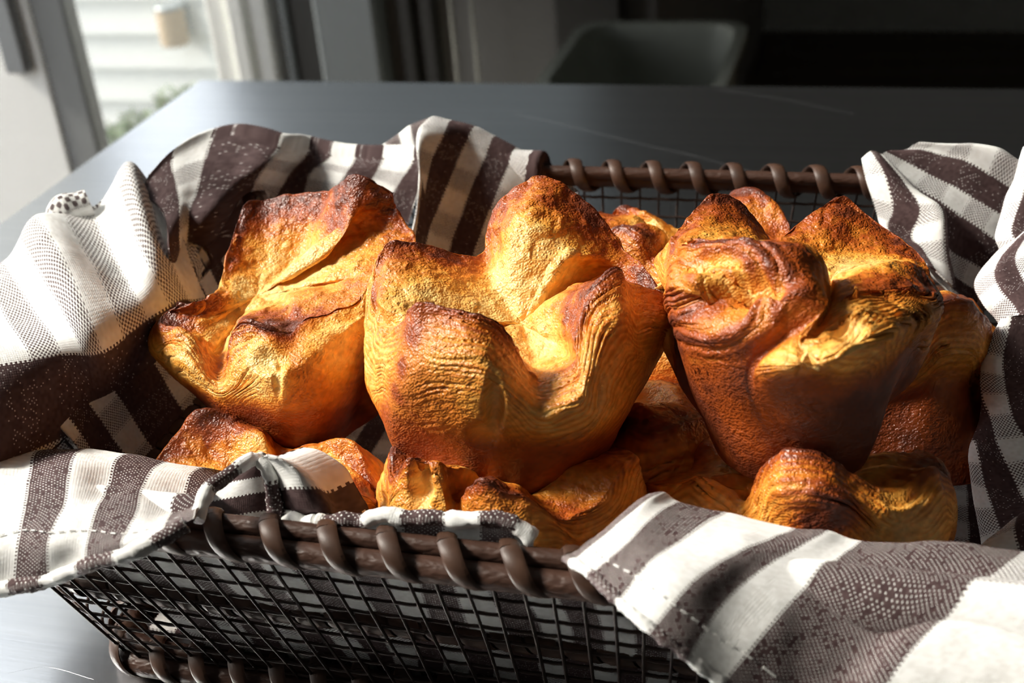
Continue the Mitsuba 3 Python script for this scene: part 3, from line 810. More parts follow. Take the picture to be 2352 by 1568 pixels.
sheet(P, [[r[0] - 0.6] + r for r in u4], [40.6, 42.1, 43.4, 44.9, 46.3, 48, 50, 51], 150, 100, 0.0006, seed=14)
r5 = [[(1010, 1285), (1080, 1240), (1200, 1180), (1400, 1120)], [(835, 1440), (960, 1370), (1120, 1330), (1400, 1290)],
      [(800, 1500), (960, 1500), (1150, 1480), (1400, 1450)], [(800, 1600), (960, 1620), (1150, 1600), (1400, 1580)]]
P = [[atY(*Z5(*q), y) for q in r] for r, y in zip(r5, (-0.050, -0.062, -0.070, -0.074))]
sheet(P, np.array([[1, 1.2, 1.7, 3], [0.2, 0.7, 1.5, 3], [0, 0.6, 1.5, 3], [0, 0.6, 1.5, 3.]]), [12.6, 14, 15, 16], 60, 80, 0.0006, seed=15)


# lining: seen through the front mesh, along the other walls and on the bottom
def lining(s0, s1, t0, t1, ucoef, v0, v1, ns, nt, inset, seed):
    S, Tt = np.linspace(s0, s1, ns), np.linspace(t0, t1, nt)
    rg = np.random.default_rng(seed)
    P, U, V = [], [], []
    for t in Tt:
        row, ur, vr = [], [], []
        for s in S:
            w = meshkit.noise(np.array([s * 38, t * 2.2, seed]), 3) - 0.5
            p, n = loop_point(s, t, -inset)
            row.append(p - n * (0.005 * (w + 0.5) * (0.2 + t)))
            ur.append(s * ucoef + 0.9 * (meshkit.noise(np.array([s * 25, t * 3, seed + 4.]), 3) - 0.5) * t * 2)
            vr.append(v0 + (v1 - v0) * (t - t0) / (t1 - t0) + 0.8 * (meshkit.noise(np.array([s * 20, t * 3, seed + 9.]), 3) - 0.5))
        P.append(row); U.append(ur); V.append(vr)
    sheet(P, U, np.array(V), nt * 8, ns * 5, 0.0006, seed=seed)


W = BX1 - BX0 - 2 * CORNER
lining(0.012, W + 0.012, 0.10, 0.55, 102, 160, 165, 40, 6, 0.0022, 21)
lining(0.014, W + 0.010, 0.52, 0.97, 102, 44, 49, 40, 6, 0.0050, 22)
lining(W + 0.02, W + 0.25, 0.02, 0.95, 102, 44, 51, 24, 8, 0.004, 23)
lining(2 * W + 0.30, 2 * W + 0.48, 0.05, 0.95, 102, 44, 51, 24, 8, 0.005, 24)
xs, ys_ = np.linspace(BX0 + 0.035, BX1 - 0.03, 12), np.linspace(BY0 + 0.033, BY1 - 0.03, 9)
sheet([[(x, y, TABLE + 0.0115) for x in xs] for y in ys_], np.linspace(0, 28, 12), np.linspace(44, 65, 9), 50, 60, 0.0008, seed=25)

cloth = 'gingham_cloth'
tag(cloth, 'brown and white gingham cloth lining the wire basket and folded over its rim', 'cloth')
for name, pieces in [('fabric', patches)] + [('rolled_hem', [h]) for h in hems]:
    put(f'{cloth}__{name}', join(*[(v, f) for v, f, uv in pieces]), 'mat_cloth', smooth=True, uv=np.vstack([uv for v, f, uv in pieces]))
st = []
for line, nn in stitch_lines:
    k = 0
    while k + 6 < len(line):
        st.append(tube(line[k:k + 5] + nn[k:k + 5] * 0.0 + np.array([0, -0.0007, 0.0007]), 0.00022, 5))
        k += 8
put(cloth + '__hem_stitch', join(*st), 'mat_thread', 'white running stitch along the hem', kind='stuff')

# ---------------------------------------------------------------- pastries: laminated dough folded into cups, glazed and browned
PALE, GOLD, ORANGE, AMBER, DARK = (np.array(c) for c in ((0.84, 0.57, 0.20), (0.78, 0.34, 0.050), (0.56, 0.17, 0.016), (0.30, 0.056, 0.005), (0.11, 0.022, 0.007)))


def bake(t):
    """Dough colour from pale (0) over golden and amber to nearly burnt (1)."""
    t = np.clip(t, 0, 1)[:, None]
    a = PALE + (GOLD - PALE) * np.clip(t / 0.38, 0, 1)
    b = a + (ORANGE - a) * sstep(0.34, 0.58, t)
    c = b + (AMBER - b) * sstep(0.56, 0.78, t)
    return c + (DARK - c) * sstep(0.78, 1.0, t)


def pastry(key, cols, pit, base, rad, label, group, nu=520, nv=190, seed=0, cut=0.75, layer=0.0025, pockets=(), marks=(), lift=0.006, body=0.84, relief=1.0, swirls=()):
    """cols: around the rim, dicts with r (rim point), optionally a, b (outer wall, upper and lower) and i (inner side), brown, cut.
    pit: the point where the folds meet; base: the foot's centre; rad: the foot's radii in x and y."""
    R = np.array([c['r'] for c in cols])
    n = len(R)
    pit, base = np.asarray(pit), np.asarray(base)
    cen = R[:, :2].mean(0)
    ang = np.unwrap(np.arctan2(R[:, 1] - cen[1], R[:, 0] - cen[0]))
    ang = np.linspace(ang[0], ang[0] + np.sign(ang[-1] - ang[0]) * 2 * np.pi, n, endpoint=False) * 0.55 + 0.45 * ang
    foot = base + np.c_[np.cos(ang) * rad[0], np.sin(ang) * rad[1], np.zeros(n)]
    outd = np.c_[np.cos(ang), np.sin(ang), np.zeros(n)]
    rows = []
    A = np.array([c.get('a', R[k] + (foot[k] - R[k]) * 0.36 + outd[k] * 0.008) for k, c in enumerate(cols)])
    B = np.array([c.get('b', A[k] + (foot[k] - A[k]) * 0.55 + outd[k] * 0.007) for k, c in enumerate(cols)])
    th = 0.0016
    I = np.array([c.get('i', R[k] + (pit - R[k]) * 0.5 + np.array([0, 0, lift])) for k, c in enumerate(cols)])
    inw = I - R
    inw /= np.linalg.norm(inw, axis=1, keepdims=True)
    dn = A - R
    dn /= np.linalg.norm(dn, axis=1, keepdims=True)
    N = R + (I - R) * 0.80 * 0 + (pit + (I - pit) * 0.28 - R) * 1.0
    rows = [np.broadcast_to(base, R.shape) + (foot - base) * 0.04, base + (foot - base) * 0.8, foot + (B - foot) * 0.12, B, A, R + dn * 0.0035 - inw * 0.0006, R, R + inw * 0.0035 + dn * 0.0002, I, N, pit + (N - pit) * 0.05]
    G = np.array(rows)
    seg = [0.5, 0.4, 1.2, 1.6, 1.5, 0.5, 0.5, 1.6, 1.2, 0.5]
    cnt = np.maximum(2, np.round(np.array(seg) / sum(seg) * nv)).astype(int)
    t = np.concatenate([k + np.linspace(0, 1, c, endpoint=False) for k, c in enumerate(cnt)] + [[len(rows) - 1]])
    # even spacing around the rim by its length
    L = np.linalg.norm(np.roll(R, -1, 0) - R, axis=1) ** 0.7
    cu = np.interp(np.linspace(0, 1, nu, endpoint=False), np.r_[0, np.cumsum(L)] / L.sum(), np.arange(n + 1))
    attr = np.array([[c.get('cut', cut), c.get('brown', 0.5)] for c in cols])
    S = catmull(G, t)
    S = catmull(np.swapaxes(S, 0, 1), cu, True).swapaxes(0, 1)
    at = np.clip(catmull(attr, cu, True), 0, 1.2)
    nr = len(t)
    v = S.reshape(-1, 3).copy()
    f = grid_faces(nr, nu, True)
    f = np.vstack([f, np.c_[np.zeros(nu - 2, int), np.arange(2, nu), np.arange(1, nu - 1)],
                   (nr - 1) * nu + np.c_[np.zeros(nu - 2, int), np.arange(1, nu - 1), np.arange(2, nu)]])
    # orient outwards
    if np.einsum('ij,ij->i', v[f[:, 0]], np.cross(v[f[:, 1]], v[f[:, 2]])).sum() - 0 < 0:
        pass
    c0 = v.mean(0)
    if np.einsum('ij,ij->i', v[f[:, 0]] - c0, np.cross(v[f[:, 1]] - c0, v[f[:, 2]] - c0)).sum() < 0:
        f = f[:, ::-1]
    nrm = normals(v, f)
    T_ = np.repeat(t, nu)
    # distance below (or inside) the rim, along the surface
    d = np.r_[np.zeros((1, nu)), np.cumsum(np.linalg.norm(np.diff(S, axis=0), axis=2), 0)]
    k6 = int(np.argmin(abs(t - 6)))
    dist = (d - d[k6]).reshape(-1)                      # negative on the outer wall
    nz = lambda s, o, k=0: meshkit.fbm(v * s, o, seed * 7 + k) - 0.5
    cutw = np.tile(at[:, 0], nr) * sstep(2.7, 3.7, T_ + 1.1 * nz(40, 2, 15)) * (1 - sstep(6.0, 6.4, T_))
    inner = sstep(5.9, 6.4, T_)
    brown = np.tile(at[:, 1], nr)
    warp = nz(45, 2, 1) * 0.016 + nz(200, 2, 2) * 0.0012
    lay = (-dist + warp) / layer
    sl = lay + 0.9 * meshkit.noise(np.c_[lay * 0.55, v[:, 0] * 9, v[:, 1] * 9], seed + 21) + 0.8 * (meshkit.noise(np.c_[lay * 1.7, v[:, 0] * 20, v[:, 1] * 20], seed + 22) - 0.5)
    open_ = sstep(0.30, 0.62, meshkit.fbm(v * 42, 2, seed + 23))
    fr = sl - np.floor(sl)
    ridge = np.abs(np.sin(np.pi * sl))
    ln = np.floor(sl)
    gapn = meshkit.noise(np.c_[v[:, 0] * 55, v[:, 2] * 55 + v[:, 1] * 55, ln * 3.7], seed + 3)
    gap = sstep(0.60, 0.85, gapn)
    disp = cutw * relief * (0.00042 * (ridge ** 0.6 - 0.6) * (0.05 + 1.2 * open_) * sstep(0.25, 0.6, meshkit.noise(v * 130, seed + 31)) - 0.0024 * gap * open_ * (1 - ridge) ** 1.5)
    flake = meshkit.noise(v * np.array([420, 420, 420]), seed + 5) - 0.5
    disp += (0.0012 * nz(190, 3, 4) + 0.00045 * flake) * (0.18 + 0.82 * np.maximum(inner, cutw))
    disp += 0.0045 * nz(45, 2, 6) + 0.0016 * nz(110, 2, 16) * np.maximum(cutw, 0.12)
    disp += 0.0011 * nz(330, 2, 17) * np.exp(-np.abs(dist) / 0.006)
    blister = sstep(0.55, 0.8, meshkit.noise(v * 230, seed + 8))
    disp += inner * 0.0006 * blister
    tone = 0.0
    for p, (rx, ry), period in swirls:                  # a roll of dough seen end on: its turns as rings
        e = (v - np.asarray(p)) @ np.array([RIGHT, UP, FORWARD]).T
        rr = np.hypot(e[:, 0] / rx, e[:, 1] / ry) + 0.25 * nz(90, 2, 24)
        near = (1 - sstep(0.8, 1.25, rr)) * (1 - sstep(0.02, 0.035, np.abs(e[:, 2])))
        turn = rr * rx / period + np.arctan2(e[:, 1], e[:, 0]) / (2 * np.pi)
        edge = np.abs(np.sin(np.pi * turn))
        disp += near * (0.0013 * edge ** 0.5 - 0.0010)
        tone = tone + near * (0.26 * edge ** 2 - 0.06)
        cutw = np.maximum(cutw * (1 - near), 0)
    for p, (rx, ry, rz), depth in pockets:
        e = (v - np.asarray(p)) @ np.array([RIGHT, UP, FORWARD]).T / np.array([rx, ry, rz])
        w = np.exp(-(e ** 2).sum(1) ** 2.2)
        disp -= depth * w
        tone = tone - 0.3 * w
    v = v + nrm * disp[:, None]
    # browning: crust most on crests and the rim, the cut faces pale between browned layer edges, the cup amber, partly deepened as painted shade
    patch = nz(85, 3, 9)
    fine = nz(420, 2, 10)
    crust = 0.45 + 0.24 * brown + 0.62 * patch + 0.40 * fine + 0.40 * brown * np.exp(-np.abs(dist) / 0.009) - 0.50 * sstep(7.1, 8.6, T_)
    cutt = 0.20 + 0.20 * ridge ** 2 * (0.2 + open_) + 0.30 * patch + 0.25 * fine + 0.10 * brown - 0.06 * gap
    cutt = cutt + 0.7 * brown * np.exp(-np.abs(dist) / 0.0045)
    cup = 0.48 + (body - 0.48) * (1 - sstep(2.7, 4.3, T_ + 1.2 * nz(35, 2, 18))) + 0.45 * nz(60, 3, 12) + 0.12 * nz(300, 2, 13) + 0.3 * brown * np.exp(-np.abs(dist) / 0.006)
    outer = cup + (cutt - cup) * np.clip(cutw * 1.25, 0, 1)
    tt = outer + (crust - outer) * inner + tone
    for p, r, s in marks:
        e = np.linalg.norm(v - np.asarray(p), axis=1) / r
        tt = tt + s * np.exp(-e ** 2) * (0.75 + 0.8 * patch)
    col = bake(tt)
    col = col * (0.96 + 0.55 * nz(800, 2, 14))[:, None]
    k = sum(x.startswith(key) for x in labels)
    key = f'{key}_{k:03d}' if k else key
    tag(key, label, 'pastry', group)
    col = np.clip(col, 0.004, 0.95)
    top = (f // nu).min(1) >= k6                        # inside the folds
    for name, m in (('glazed_top', top), ('layered_side', ~top)):
        used, g = np.unique(f[m], return_inverse=True)
        put(f'{key}__{name}', (v[used], g.reshape(-1, 3)), 'mat_crust', smooth=True, color=col[used])


def Y(px, py, y, **k):
    return dict(r=atY(px, py, y), **{a: (atY(*q) if isinstance(q, tuple) else q) for a, q in k.items()})


TOP, LOW = 'pastries heaped on top', 'pastries in the lower layer'
# the middle one
C = [Y(1245, 402, 0.004, brown=0.75), Y(1180, 436, 0.000, brown=0.7), Y(1132, 500, -0.005, brown=0.6),
     Y(1110, 575, -0.014, i=(1140, 650, -0.030), brown=0.3), Y(1070, 582, -0.021, i=(1100, 660, -0.034), brown=0.6), Y(975, 562, -0.026, i=(1040, 660, -0.040), brown=0.8), Y(900, 556, -0.030, i=(960, 655, -0.046), brown=0.7),
     Y(870, 590, -0.036, a=(845, 680, -0.038), b=(850, 850, -0.040), i=(930, 680, -0.052), brown=0.4), Y(852, 680, -0.047, a=(830, 790, -0.052), b=(848, 900, -0.050), i=(900, 710, -0.060), brown=0.25),
     Y(872, 775, -0.066, a=(846, 850, -0.068), b=(862, 930, -0.062), i=(960, 730, -0.062), brown=0.25, cut=0.9),
     Y(915, 742, -0.073, a=(880, 850, -0.076), b=(876, 955, -0.070), i=(990, 720, -0.066), brown=0.5, cut=0.8),
     Y(950, 702, -0.078, a=(922, 850, -0.086), b=(892, 985, -0.078), i=(975, 760, -0.066), brown=1.1, cut=0.1),
     Y(990, 700, -0.079, a=(965, 850, -0.090), b=(930, 1000, -0.082), i=(1010, 770, -0.066), brown=1.1, cut=0.15),
     Y(1075, 712, -0.081, a=(1045, 850, -0.094), b=(1015, 1000, -0.087), i=(1085, 780, -0.066), brown=0.9, cut=0.5), Y(1140, 732, -0.080, a=(1110, 870, -0.096), b=(1090, 1000, -0.089), i=(1150, 792, -0.065), brown=0.7),
     Y(1188, 785, -0.078, a=(1165, 905, -0.094), b=(1150, 1005, -0.088), i=(1185, 808, -0.065), brown=0.45), Y(1210, 840, -0.078, a=(1195, 925, -0.092), b=(1185, 1010, -0.087), i=(1212, 822, -0.064), brown=0.35),
     Y(1237, 878, -0.079, a=(1235, 945, -0.090), b=(1225, 1015, -0.086), brown=0.25, i=(1230, 825, -0.062)), Y(1288, 866, -0.079, a=(1290, 940, -0.090), b=(1285, 1010, -0.085), brown=0.25, i=(1260, 815, -0.060)),
     Y(1326, 838, -0.077, a=(1335, 920, -0.088), b=(1340, 1000, -0.081), brown=0.25, i=(1280, 790, -0.056)),
     Y(1322, 770, -0.070, a=(1355, 880, -0.084), b=(1380, 985, -0.075), brown=0.4, i=(1260, 760, -0.054), cut=1.0), Y(1340, 700, -0.061, a=(1380, 840, -0.078), b=(1415, 960, -0.068), brown=0.7, i=(1260, 715, -0.050), cut=1.0),
     Y(1375, 640, -0.055, a=(1410, 800, -0.070), b=(1445, 930, -0.060), brown=1.0, i=(1275, 690, -0.046), cut=0.9), Y(1420, 612, -0.049, a=(1440, 760, -0.063), b=(1465, 900, -0.053), brown=1.1, i=(1300, 670, -0.040)),
     Y(1446, 650, -0.045, a=(1470, 770, -0.053), b=(1480, 880, -0.047), brown=0.4, i=(1330, 650, -0.034), cut=0.6), Y(1515, 668, -0.038, a=(1515, 760, -0.044), b=(1495, 860, -0.038), brown=1.0, i=(1380, 640, -0.026), cut=0.3),
     Y(1528, 690, -0.030, a=(1530, 760, -0.028), b=(1500, 860, -0.022), brown=0.9, i=(1380, 630, -0.020)), Y(1475, 605, -0.019, brown=0.6, i=(1350, 640, -0.018)),
     Y(1436, 578, -0.010, brown=0.4), Y(1382, 514, -0.003, brown=0.7), Y(1312, 446, 0.002, brown=0.8)]
pastry('kouign_amann', C, atY(1200, 745, -0.042), atY(1165, 1075, -0.052), (0.027, 0.027),
       'golden folded pastry in the middle of the heap, with a tall rounded petal behind', TOP, 900, 260, seed=1, lift=0.010,
       pockets=[(atY(1135, 925, -0.092), (0.0025, 0.008, 0.02), 0.0045), (atY(1110, 1000, -0.09), (0.004, 0.004, 0.02), 0.002)],
       marks=[(atY(943, 770, -0.084), 0.0035, 0.35), (atY(922, 840, -0.086), 0.003, 0.4), (atY(908, 900, -0.085), 0.003, 0.35)])

# the one at the left
z2 = zc(300, 380, 2.3757)


def Q(x, y, d, **k):
    """As Y(), from pixels of a twofold enlargement of the left pastry."""
    return Y(*z2(x, y), d, **{a: ((*z2(q[0], q[1]), q[2]) if isinstance(q, tuple) else q) for a, q in k.items()})


Lp = [Q(1235, 62, 0.016, i=(1120, 430, 0.000), brown=1.0), Q(1120, 135, 0.022, i=(960, 470, 0.006), brown=0.7), Q(1060, 152, 0.026, i=(900, 500, 0.010), brown=0.6), Q(900, 168, 0.029, i=(810, 480, 0.010), brown=0.7), Q(740, 190, 0.028, i=(720, 500, 0.008), brown=0.9),
      Q(628, 205, 0.023, i=(640, 520, 0.004), brown=1.1), Q(575, 330, 0.014, i=(620, 560, 0.000), brown=0.9), Q(520, 500, 0.000, i=(580, 610, -0.006), brown=0.4), Q(478, 660, -0.014, i=(560, 690, -0.014), brown=0.1),
      Q(440, 708, -0.024, i=(540, 760, -0.020), brown=0.3), Q(325, 755, -0.028, i=(450, 820, -0.026), brown=0.9), Q(215, 778, -0.029, a=(150, 880, -0.028), b=(180, 1000, -0.026), i=(400, 850, -0.030), brown=1.1),
      Q(165, 850, -0.034, a=(95, 1000, -0.038), b=(180, 1120, -0.038), i=(390, 890, -0.032), brown=1.1, cut=0.4), Q(200, 885, -0.038, a=(165, 1040, -0.044), b=(250, 1180, -0.044), i=(420, 930, -0.034), brown=0.6, cut=0.8),
      Q(320, 920, -0.042, a=(280, 1080, -0.052), b=(330, 1230, -0.050), i=(460, 960, -0.034), brown=0.2, cut=1.0), Q(405, 1030, -0.046, a=(380, 1150, -0.056), b=(410, 1270, -0.054), i=(480, 1000, -0.034), brown=0.15, cut=1.0),
      Q(480, 1130, -0.049, a=(470, 1220, -0.059), b=(480, 1310, -0.057), i=(530, 980, -0.034), brown=0.3, cut=1.0), Q(525, 1050, -0.050, a=(545, 1220, -0.061), b=(550, 1330, -0.059), i=(560, 920, -0.032), brown=0.5, cut=1.0),
      Q(545, 920, -0.049, a=(620, 1180, -0.062), b=(640, 1330, -0.061), i=(590, 860, -0.028), brown=0.5, cut=1.0), Q(620, 850, -0.048, a=(720, 1130, -0.064), b=(740, 1340, -0.063), i=(640, 800, -0.024), brown=0.6, cut=1.0),
      Q(740, 880, -0.050, a=(830, 1130, -0.064), b=(840, 1340, -0.064), i=(730, 780, -0.024), brown=1.1, cut=0.8), Q(860, 915, -0.048, a=(895, 1120, -0.062), b=(940, 1340, -0.062), i=(830, 760, -0.022), brown=1.2, cut=0.3),
      Q(930, 870, -0.042, a=(1000, 1040, -0.056), b=(1060, 1300, -0.058), i=(880, 700, -0.018), brown=0.7, cut=0.5), Q(1080, 830, -0.036, a=(1130, 960, -0.046), b=(1180, 1230, -0.048), i=(960, 670, -0.014), brown=0.3, cut=1.0),
      Q(1240, 760, -0.030, a=(1260, 880, -0.036), b=(1290, 1120, -0.036), i=(1050, 650, -0.010), brown=0.2, cut=1.0), Q(1320, 640, -0.020, i=(1090, 640, -0.010), brown=0.3, cut=0.9),
      Q(1430, 520, -0.008, i=(1130, 600, -0.010), brown=0.4), Q(1550, 405, 0.004, i=(1210, 420, 0.006), brown=0.6, cut=0.9), Q(1500, 330, 0.012, i=(1200, 370, 0.010), brown=0.5, cut=0.8), Q(1435, 220, 0.016, i=(1180, 330, 0.010), brown=0.8), Q(1410, 145, 0.017, i=(1160, 330, 0.006), brown=1.0)]
pastry('kouign_amann', Lp, atY(*z2(690, 720), -0.010), atY(*z2(960, 1425), -0.034), (0.018, 0.020),
       'golden folded pastry at the left of the heap, beside the folded cloth', TOP, 760, 220, seed=2, lift=0.004,
       pockets=[(atY(*z2(740, 1060), -0.064), (0.006, 0.004, 0.02), 0.004), (atY(*z2(800, 1150), -0.064), (0.0016, 0.006, 0.02), 0.0015)],
       marks=[(atY(*z2(780, 820), -0.044), 0.008, 0.4), (atY(*z2(1150, 330), 0.010), 0.006, 0.5)])

# the one at the right, its left fold rolled into a coil
z4 = zc(1450, 420, 2.449)


def Q(x, y, d, **k):
    return Y(*z4(x, y), d, **{a: ((*z4(q[0], q[1]), q[2]) if isinstance(q, tuple) else q) for a, q in k.items()})


Rp = [Q(1190, 68, 0.018, i=(1130, 400, -0.008), brown=1.0), Q(1080, 130, 0.012, i=(1080, 420, -0.012), brown=0.6), Q(950, 215, 0.006, i=(1020, 440, -0.018), brown=0.4), Q(862, 290, -0.002, i=(960, 450, -0.024), brown=0.3),
      Q(800, 330, -0.008, i=(900, 440, -0.028), brown=0.3), Q(742, 250, -0.006, i=(830, 420, -0.030), brown=0.6), Q(620, 118, -0.004, i=(720, 330, -0.026), brown=0.9), Q(500, 64, -0.006, i=(560, 290, -0.028), brown=1.0), Q(400, 108, -0.012, i=(480, 300, -0.034), brown=0.6),
      Q(300, 200, -0.022, i=(400, 330, -0.042), brown=0.5, cut=0.9), Q(228, 300, -0.032, a=(150, 430, -0.034), b=(200, 600, -0.030), i=(340, 340, -0.048), brown=0.4, cut=0.9),
      Q(215, 420, -0.044, a=(190, 560, -0.052), b=(225, 760, -0.048), i=(360, 330, -0.054), brown=0.4, cut=0.7), Q(270, 350, -0.054, a=(215, 620, -0.068), b=(245, 840, -0.060), i=(420, 320, -0.054), brown=0.6, cut=1.0),
      Q(370, 330, -0.060, a=(300, 660, -0.078), b=(300, 920, -0.068), i=(500, 315, -0.054), brown=0.75, cut=1.0), Q(520, 326, -0.064, a=(440, 740, -0.084), b=(380, 980, -0.075), i=(640, 318, -0.052), brown=0.85, cut=0.9),
      Q(680, 338, -0.066, a=(620, 760, -0.087), b=(480, 1030, -0.080), i=(790, 325, -0.052), brown=0.9, cut=0.8), Q(800, 350, -0.067, a=(780, 700, -0.087), b=(570, 1060, -0.083), i=(880, 335, -0.052), brown=0.9, cut=0.2),
      Q(930, 365, -0.066, a=(900, 690, -0.085), b=(630, 1080, -0.084), i=(980, 350, -0.050), brown=0.9, cut=0.1), Q(1040, 440, -0.065, a=(1000, 690, -0.082), b=(660, 1090, -0.084), i=(1060, 400, -0.048), brown=0.6, cut=0.1),
      Q(1105, 560, -0.064, a=(1060, 740, -0.082), b=(680, 1100, -0.085), i=(1110, 500, -0.044), brown=0.4, cut=0.2), Q(1112, 740, -0.067, a=(930, 900, -0.090), b=(690, 1110, -0.087), i=(1118, 600, -0.042), brown=0.2, cut=0.9),
      Q(1140, 690, -0.066, a=(1010, 950, -0.095), b=(760, 1120, -0.090), i=(1130, 580, -0.040), brown=0.3, cut=1.0), Q(1195, 640, -0.063, a=(1130, 960, -0.097), b=(860, 1130, -0.091), i=(1150, 520, -0.038), brown=0.5, cut=1.0),
      Q(1290, 610, -0.059, a=(1240, 930, -0.095), b=(1010, 1130, -0.089), i=(1230, 470, -0.036), brown=0.6, cut=1.0), Q(1420, 605, -0.053, a=(1370, 880, -0.087), b=(1180, 1110, -0.083), i=(1340, 440, -0.034), brown=0.6, cut=1.0),
      Q(1560, 590, -0.045, a=(1510, 830, -0.076), b=(1340, 1070, -0.073), i=(1440, 420, -0.030), brown=0.8, cut=0.9), Q(1700, 610, -0.034, a=(1660, 780, -0.052), b=(1480, 1010, -0.058), i=(1540, 420, -0.024), brown=0.9, cut=0.8),
      Q(1765, 645, -0.022, a=(1745, 740, -0.030), b=(1570, 960, -0.038), i=(1580, 440, -0.018), brown=1.0, cut=0.5), Q(1700, 520, -0.008, i=(1560, 440, -0.012), brown=0.6), Q(1630, 395, 0.002, i=(1500, 440, -0.010), brown=0.6), Q(1480, 285, 0.010, i=(1340, 430, -0.008), brown=0.6), Q(1330, 175, 0.015, i=(1230, 410, -0.006), brown=0.8)]
pastry('kouign_amann', Rp, atY(*z4(1120, 560), -0.038), atY(*z4(910, 1480), -0.056), (0.022, 0.021),
       'big folded pastry at the right of the heap, its left fold coiled and torn', TOP, 900, 260, seed=3, lift=0.004, cut=0.7, body=0.92, layer=0.0031, relief=2.2, swirls=[(atY(*z4(430, 560), -0.075), (0.019, 0.017), 0.0042)],  # deeper body: shade of the underside put into the cup colour
       pockets=[(atY(*z4(500, 680), -0.088), (0.017, 0.0062, 0.02), 0.015), (atY(*z4(660, 540), -0.080), (0.011, 0.0035, 0.02), 0.008), (atY(*z4(440, 430), -0.068), (0.008, 0.003, 0.02), 0.003),
                (atY(*z4(935, 990), -0.088), (0.0016, 0.0035, 0.02), 0.004), (atY(*z4(980, 965), -0.088), (0.0016, 0.002, 0.02), 0.003), (atY(*z4(1190, 840), -0.080), (0.004, 0.003, 0.02), 0.003)],
       marks=[(atY(*z4(920, 540), -0.083), 0.011, 0.55), (atY(*z4(1750, 660), -0.03), 0.008, 0.3)])

# behind the right one, two of its folds showing
Bk = [Y(1425, 470, 0.078, brown=0.9), Y(1400, 500, 0.076, brown=0.3), Y(1372, 484, 0.064, brown=1.0), Y(1350, 510, 0.050, brown=0.7), Y(1365, 560, 0.038, brown=0.4), Y(1420, 520, 0.040, brown=0.9, cut=1.0), Y(1470, 545, 0.036, brown=0.7, cut=1.0), Y(1500, 600, 0.032, brown=0.4, cut=1.0), Y(1560, 600, 0.026, brown=0.4),
      Y(1650, 560, 0.026, brown=0.5), Y(1740, 590, 0.030, brown=0.4), Y(1800, 560, 0.038, brown=0.4), Y(1812, 520, 0.050, brown=0.7, cut=1.0), Y(1780, 478, 0.058, brown=0.6, cut=1.0), Y(1752, 446, 0.064, brown=0.9), Y(1722, 437, 0.070, brown=1.0), Y(1690, 445, 0.076, brown=0.9), Y(1640, 500, 0.084, brown=0.4), Y(1545, 520, 0.086, brown=0.6), Y(1480, 490, 0.083, brown=0.8)]
pastry('kouign_amann', Bk, atY(1580, 600, 0.056), atY(1560, 830, 0.046), (0.032, 0.028), 'folded pastry half hidden behind the two big ones, by the far rim of the basket', LOW, 420, 150, seed=4)

# far right, low against the cloth
Fr = [Y(2165, 668, 0.040, brown=1.0), Y(2120, 662, 0.054, brown=0.5), Y(2050, 660, 0.062, brown=0.6), Y(1990, 690, 0.055, brown=0.6), Y(1975, 750, 0.036, brown=0.4), Y(2030, 765, 0.016, brown=0.6), Y(2105, 738, 0.009, brown=0.7, a=(2100, 830, 0.000), b=(2095, 900, 0.002)),
      Y(2168, 692, 0.014, brown=0.9, a=(2165, 800, 0.003), b=(2155, 885, 0.004)), Y(2225, 690, 0.019, brown=1.0, cut=0.5, a=(2238, 800, 0.010), b=(2220, 890, 0.010)),
      Y(2268, 740, 0.026, brown=0.9, cut=1.0, a=(2272, 830, 0.020), b=(2245, 910, 0.018)), Y(2262, 728, 0.040, brown=0.8, cut=0.8), Y(2228, 692, 0.048, brown=0.8)]
pastry('kouign_amann', Fr, atY(2120, 745, 0.034), atY(2130, 1010, 0.010), (0.030, 0.028), 'folded pastry low at the right, wedged between the biggest right pastry and the cloth', LOW, 420, 150, seed=5)

# lower row along the front
Fl = [Y(600, 985, -0.057, brown=0.7), Y(545, 965, -0.058, brown=0.7), Y(470, 945, -0.061, brown=1.0, i=(500, 1040, -0.068)), Y(430, 975, -0.064, brown=0.6, cut=1.0, i=(480, 1060, -0.071)), Y(395, 1015, -0.069, brown=0.5, i=(470, 1070, -0.073)), Y(358, 1062, -0.075, brown=0.5, i=(470, 1085, -0.077)), Y(370, 1120, -0.082, brown=0.6), Y(440, 1120, -0.088, brown=0.8), Y(530, 1085, -0.090, brown=0.6, i=(540, 1075, -0.083)),
      Y(600, 1110, -0.092, brown=0.5), Y(690, 1130, -0.093, brown=0.6), Y(745, 1118, -0.092, brown=0.7, i=(760, 1090, -0.084), cut=0.9), Y(830, 1130, -0.088, brown=0.7, i=(790, 1090, -0.080), cut=0.9), Y(878, 1160, -0.083, brown=0.7, i=(800, 1080, -0.077)), Y(850, 1095, -0.076, brown=0.6, i=(770, 1070, -0.073)), Y(805, 1012, -0.068, brown=0.5, i=(740, 1060, -0.071)), Y(720, 1015, -0.064, brown=0.5), Y(655, 1030, -0.061, brown=0.5, i=(650, 1080, -0.069))]
pastry('kouign_amann', Fl, atY(640, 1110, -0.076), atY(640, 1235, -0.076), (0.026, 0.022), 'amber folded pastry behind the ruffled hem, under the leftmost one', LOW, 460, 160, seed=6, cut=0.5, lift=0.005)
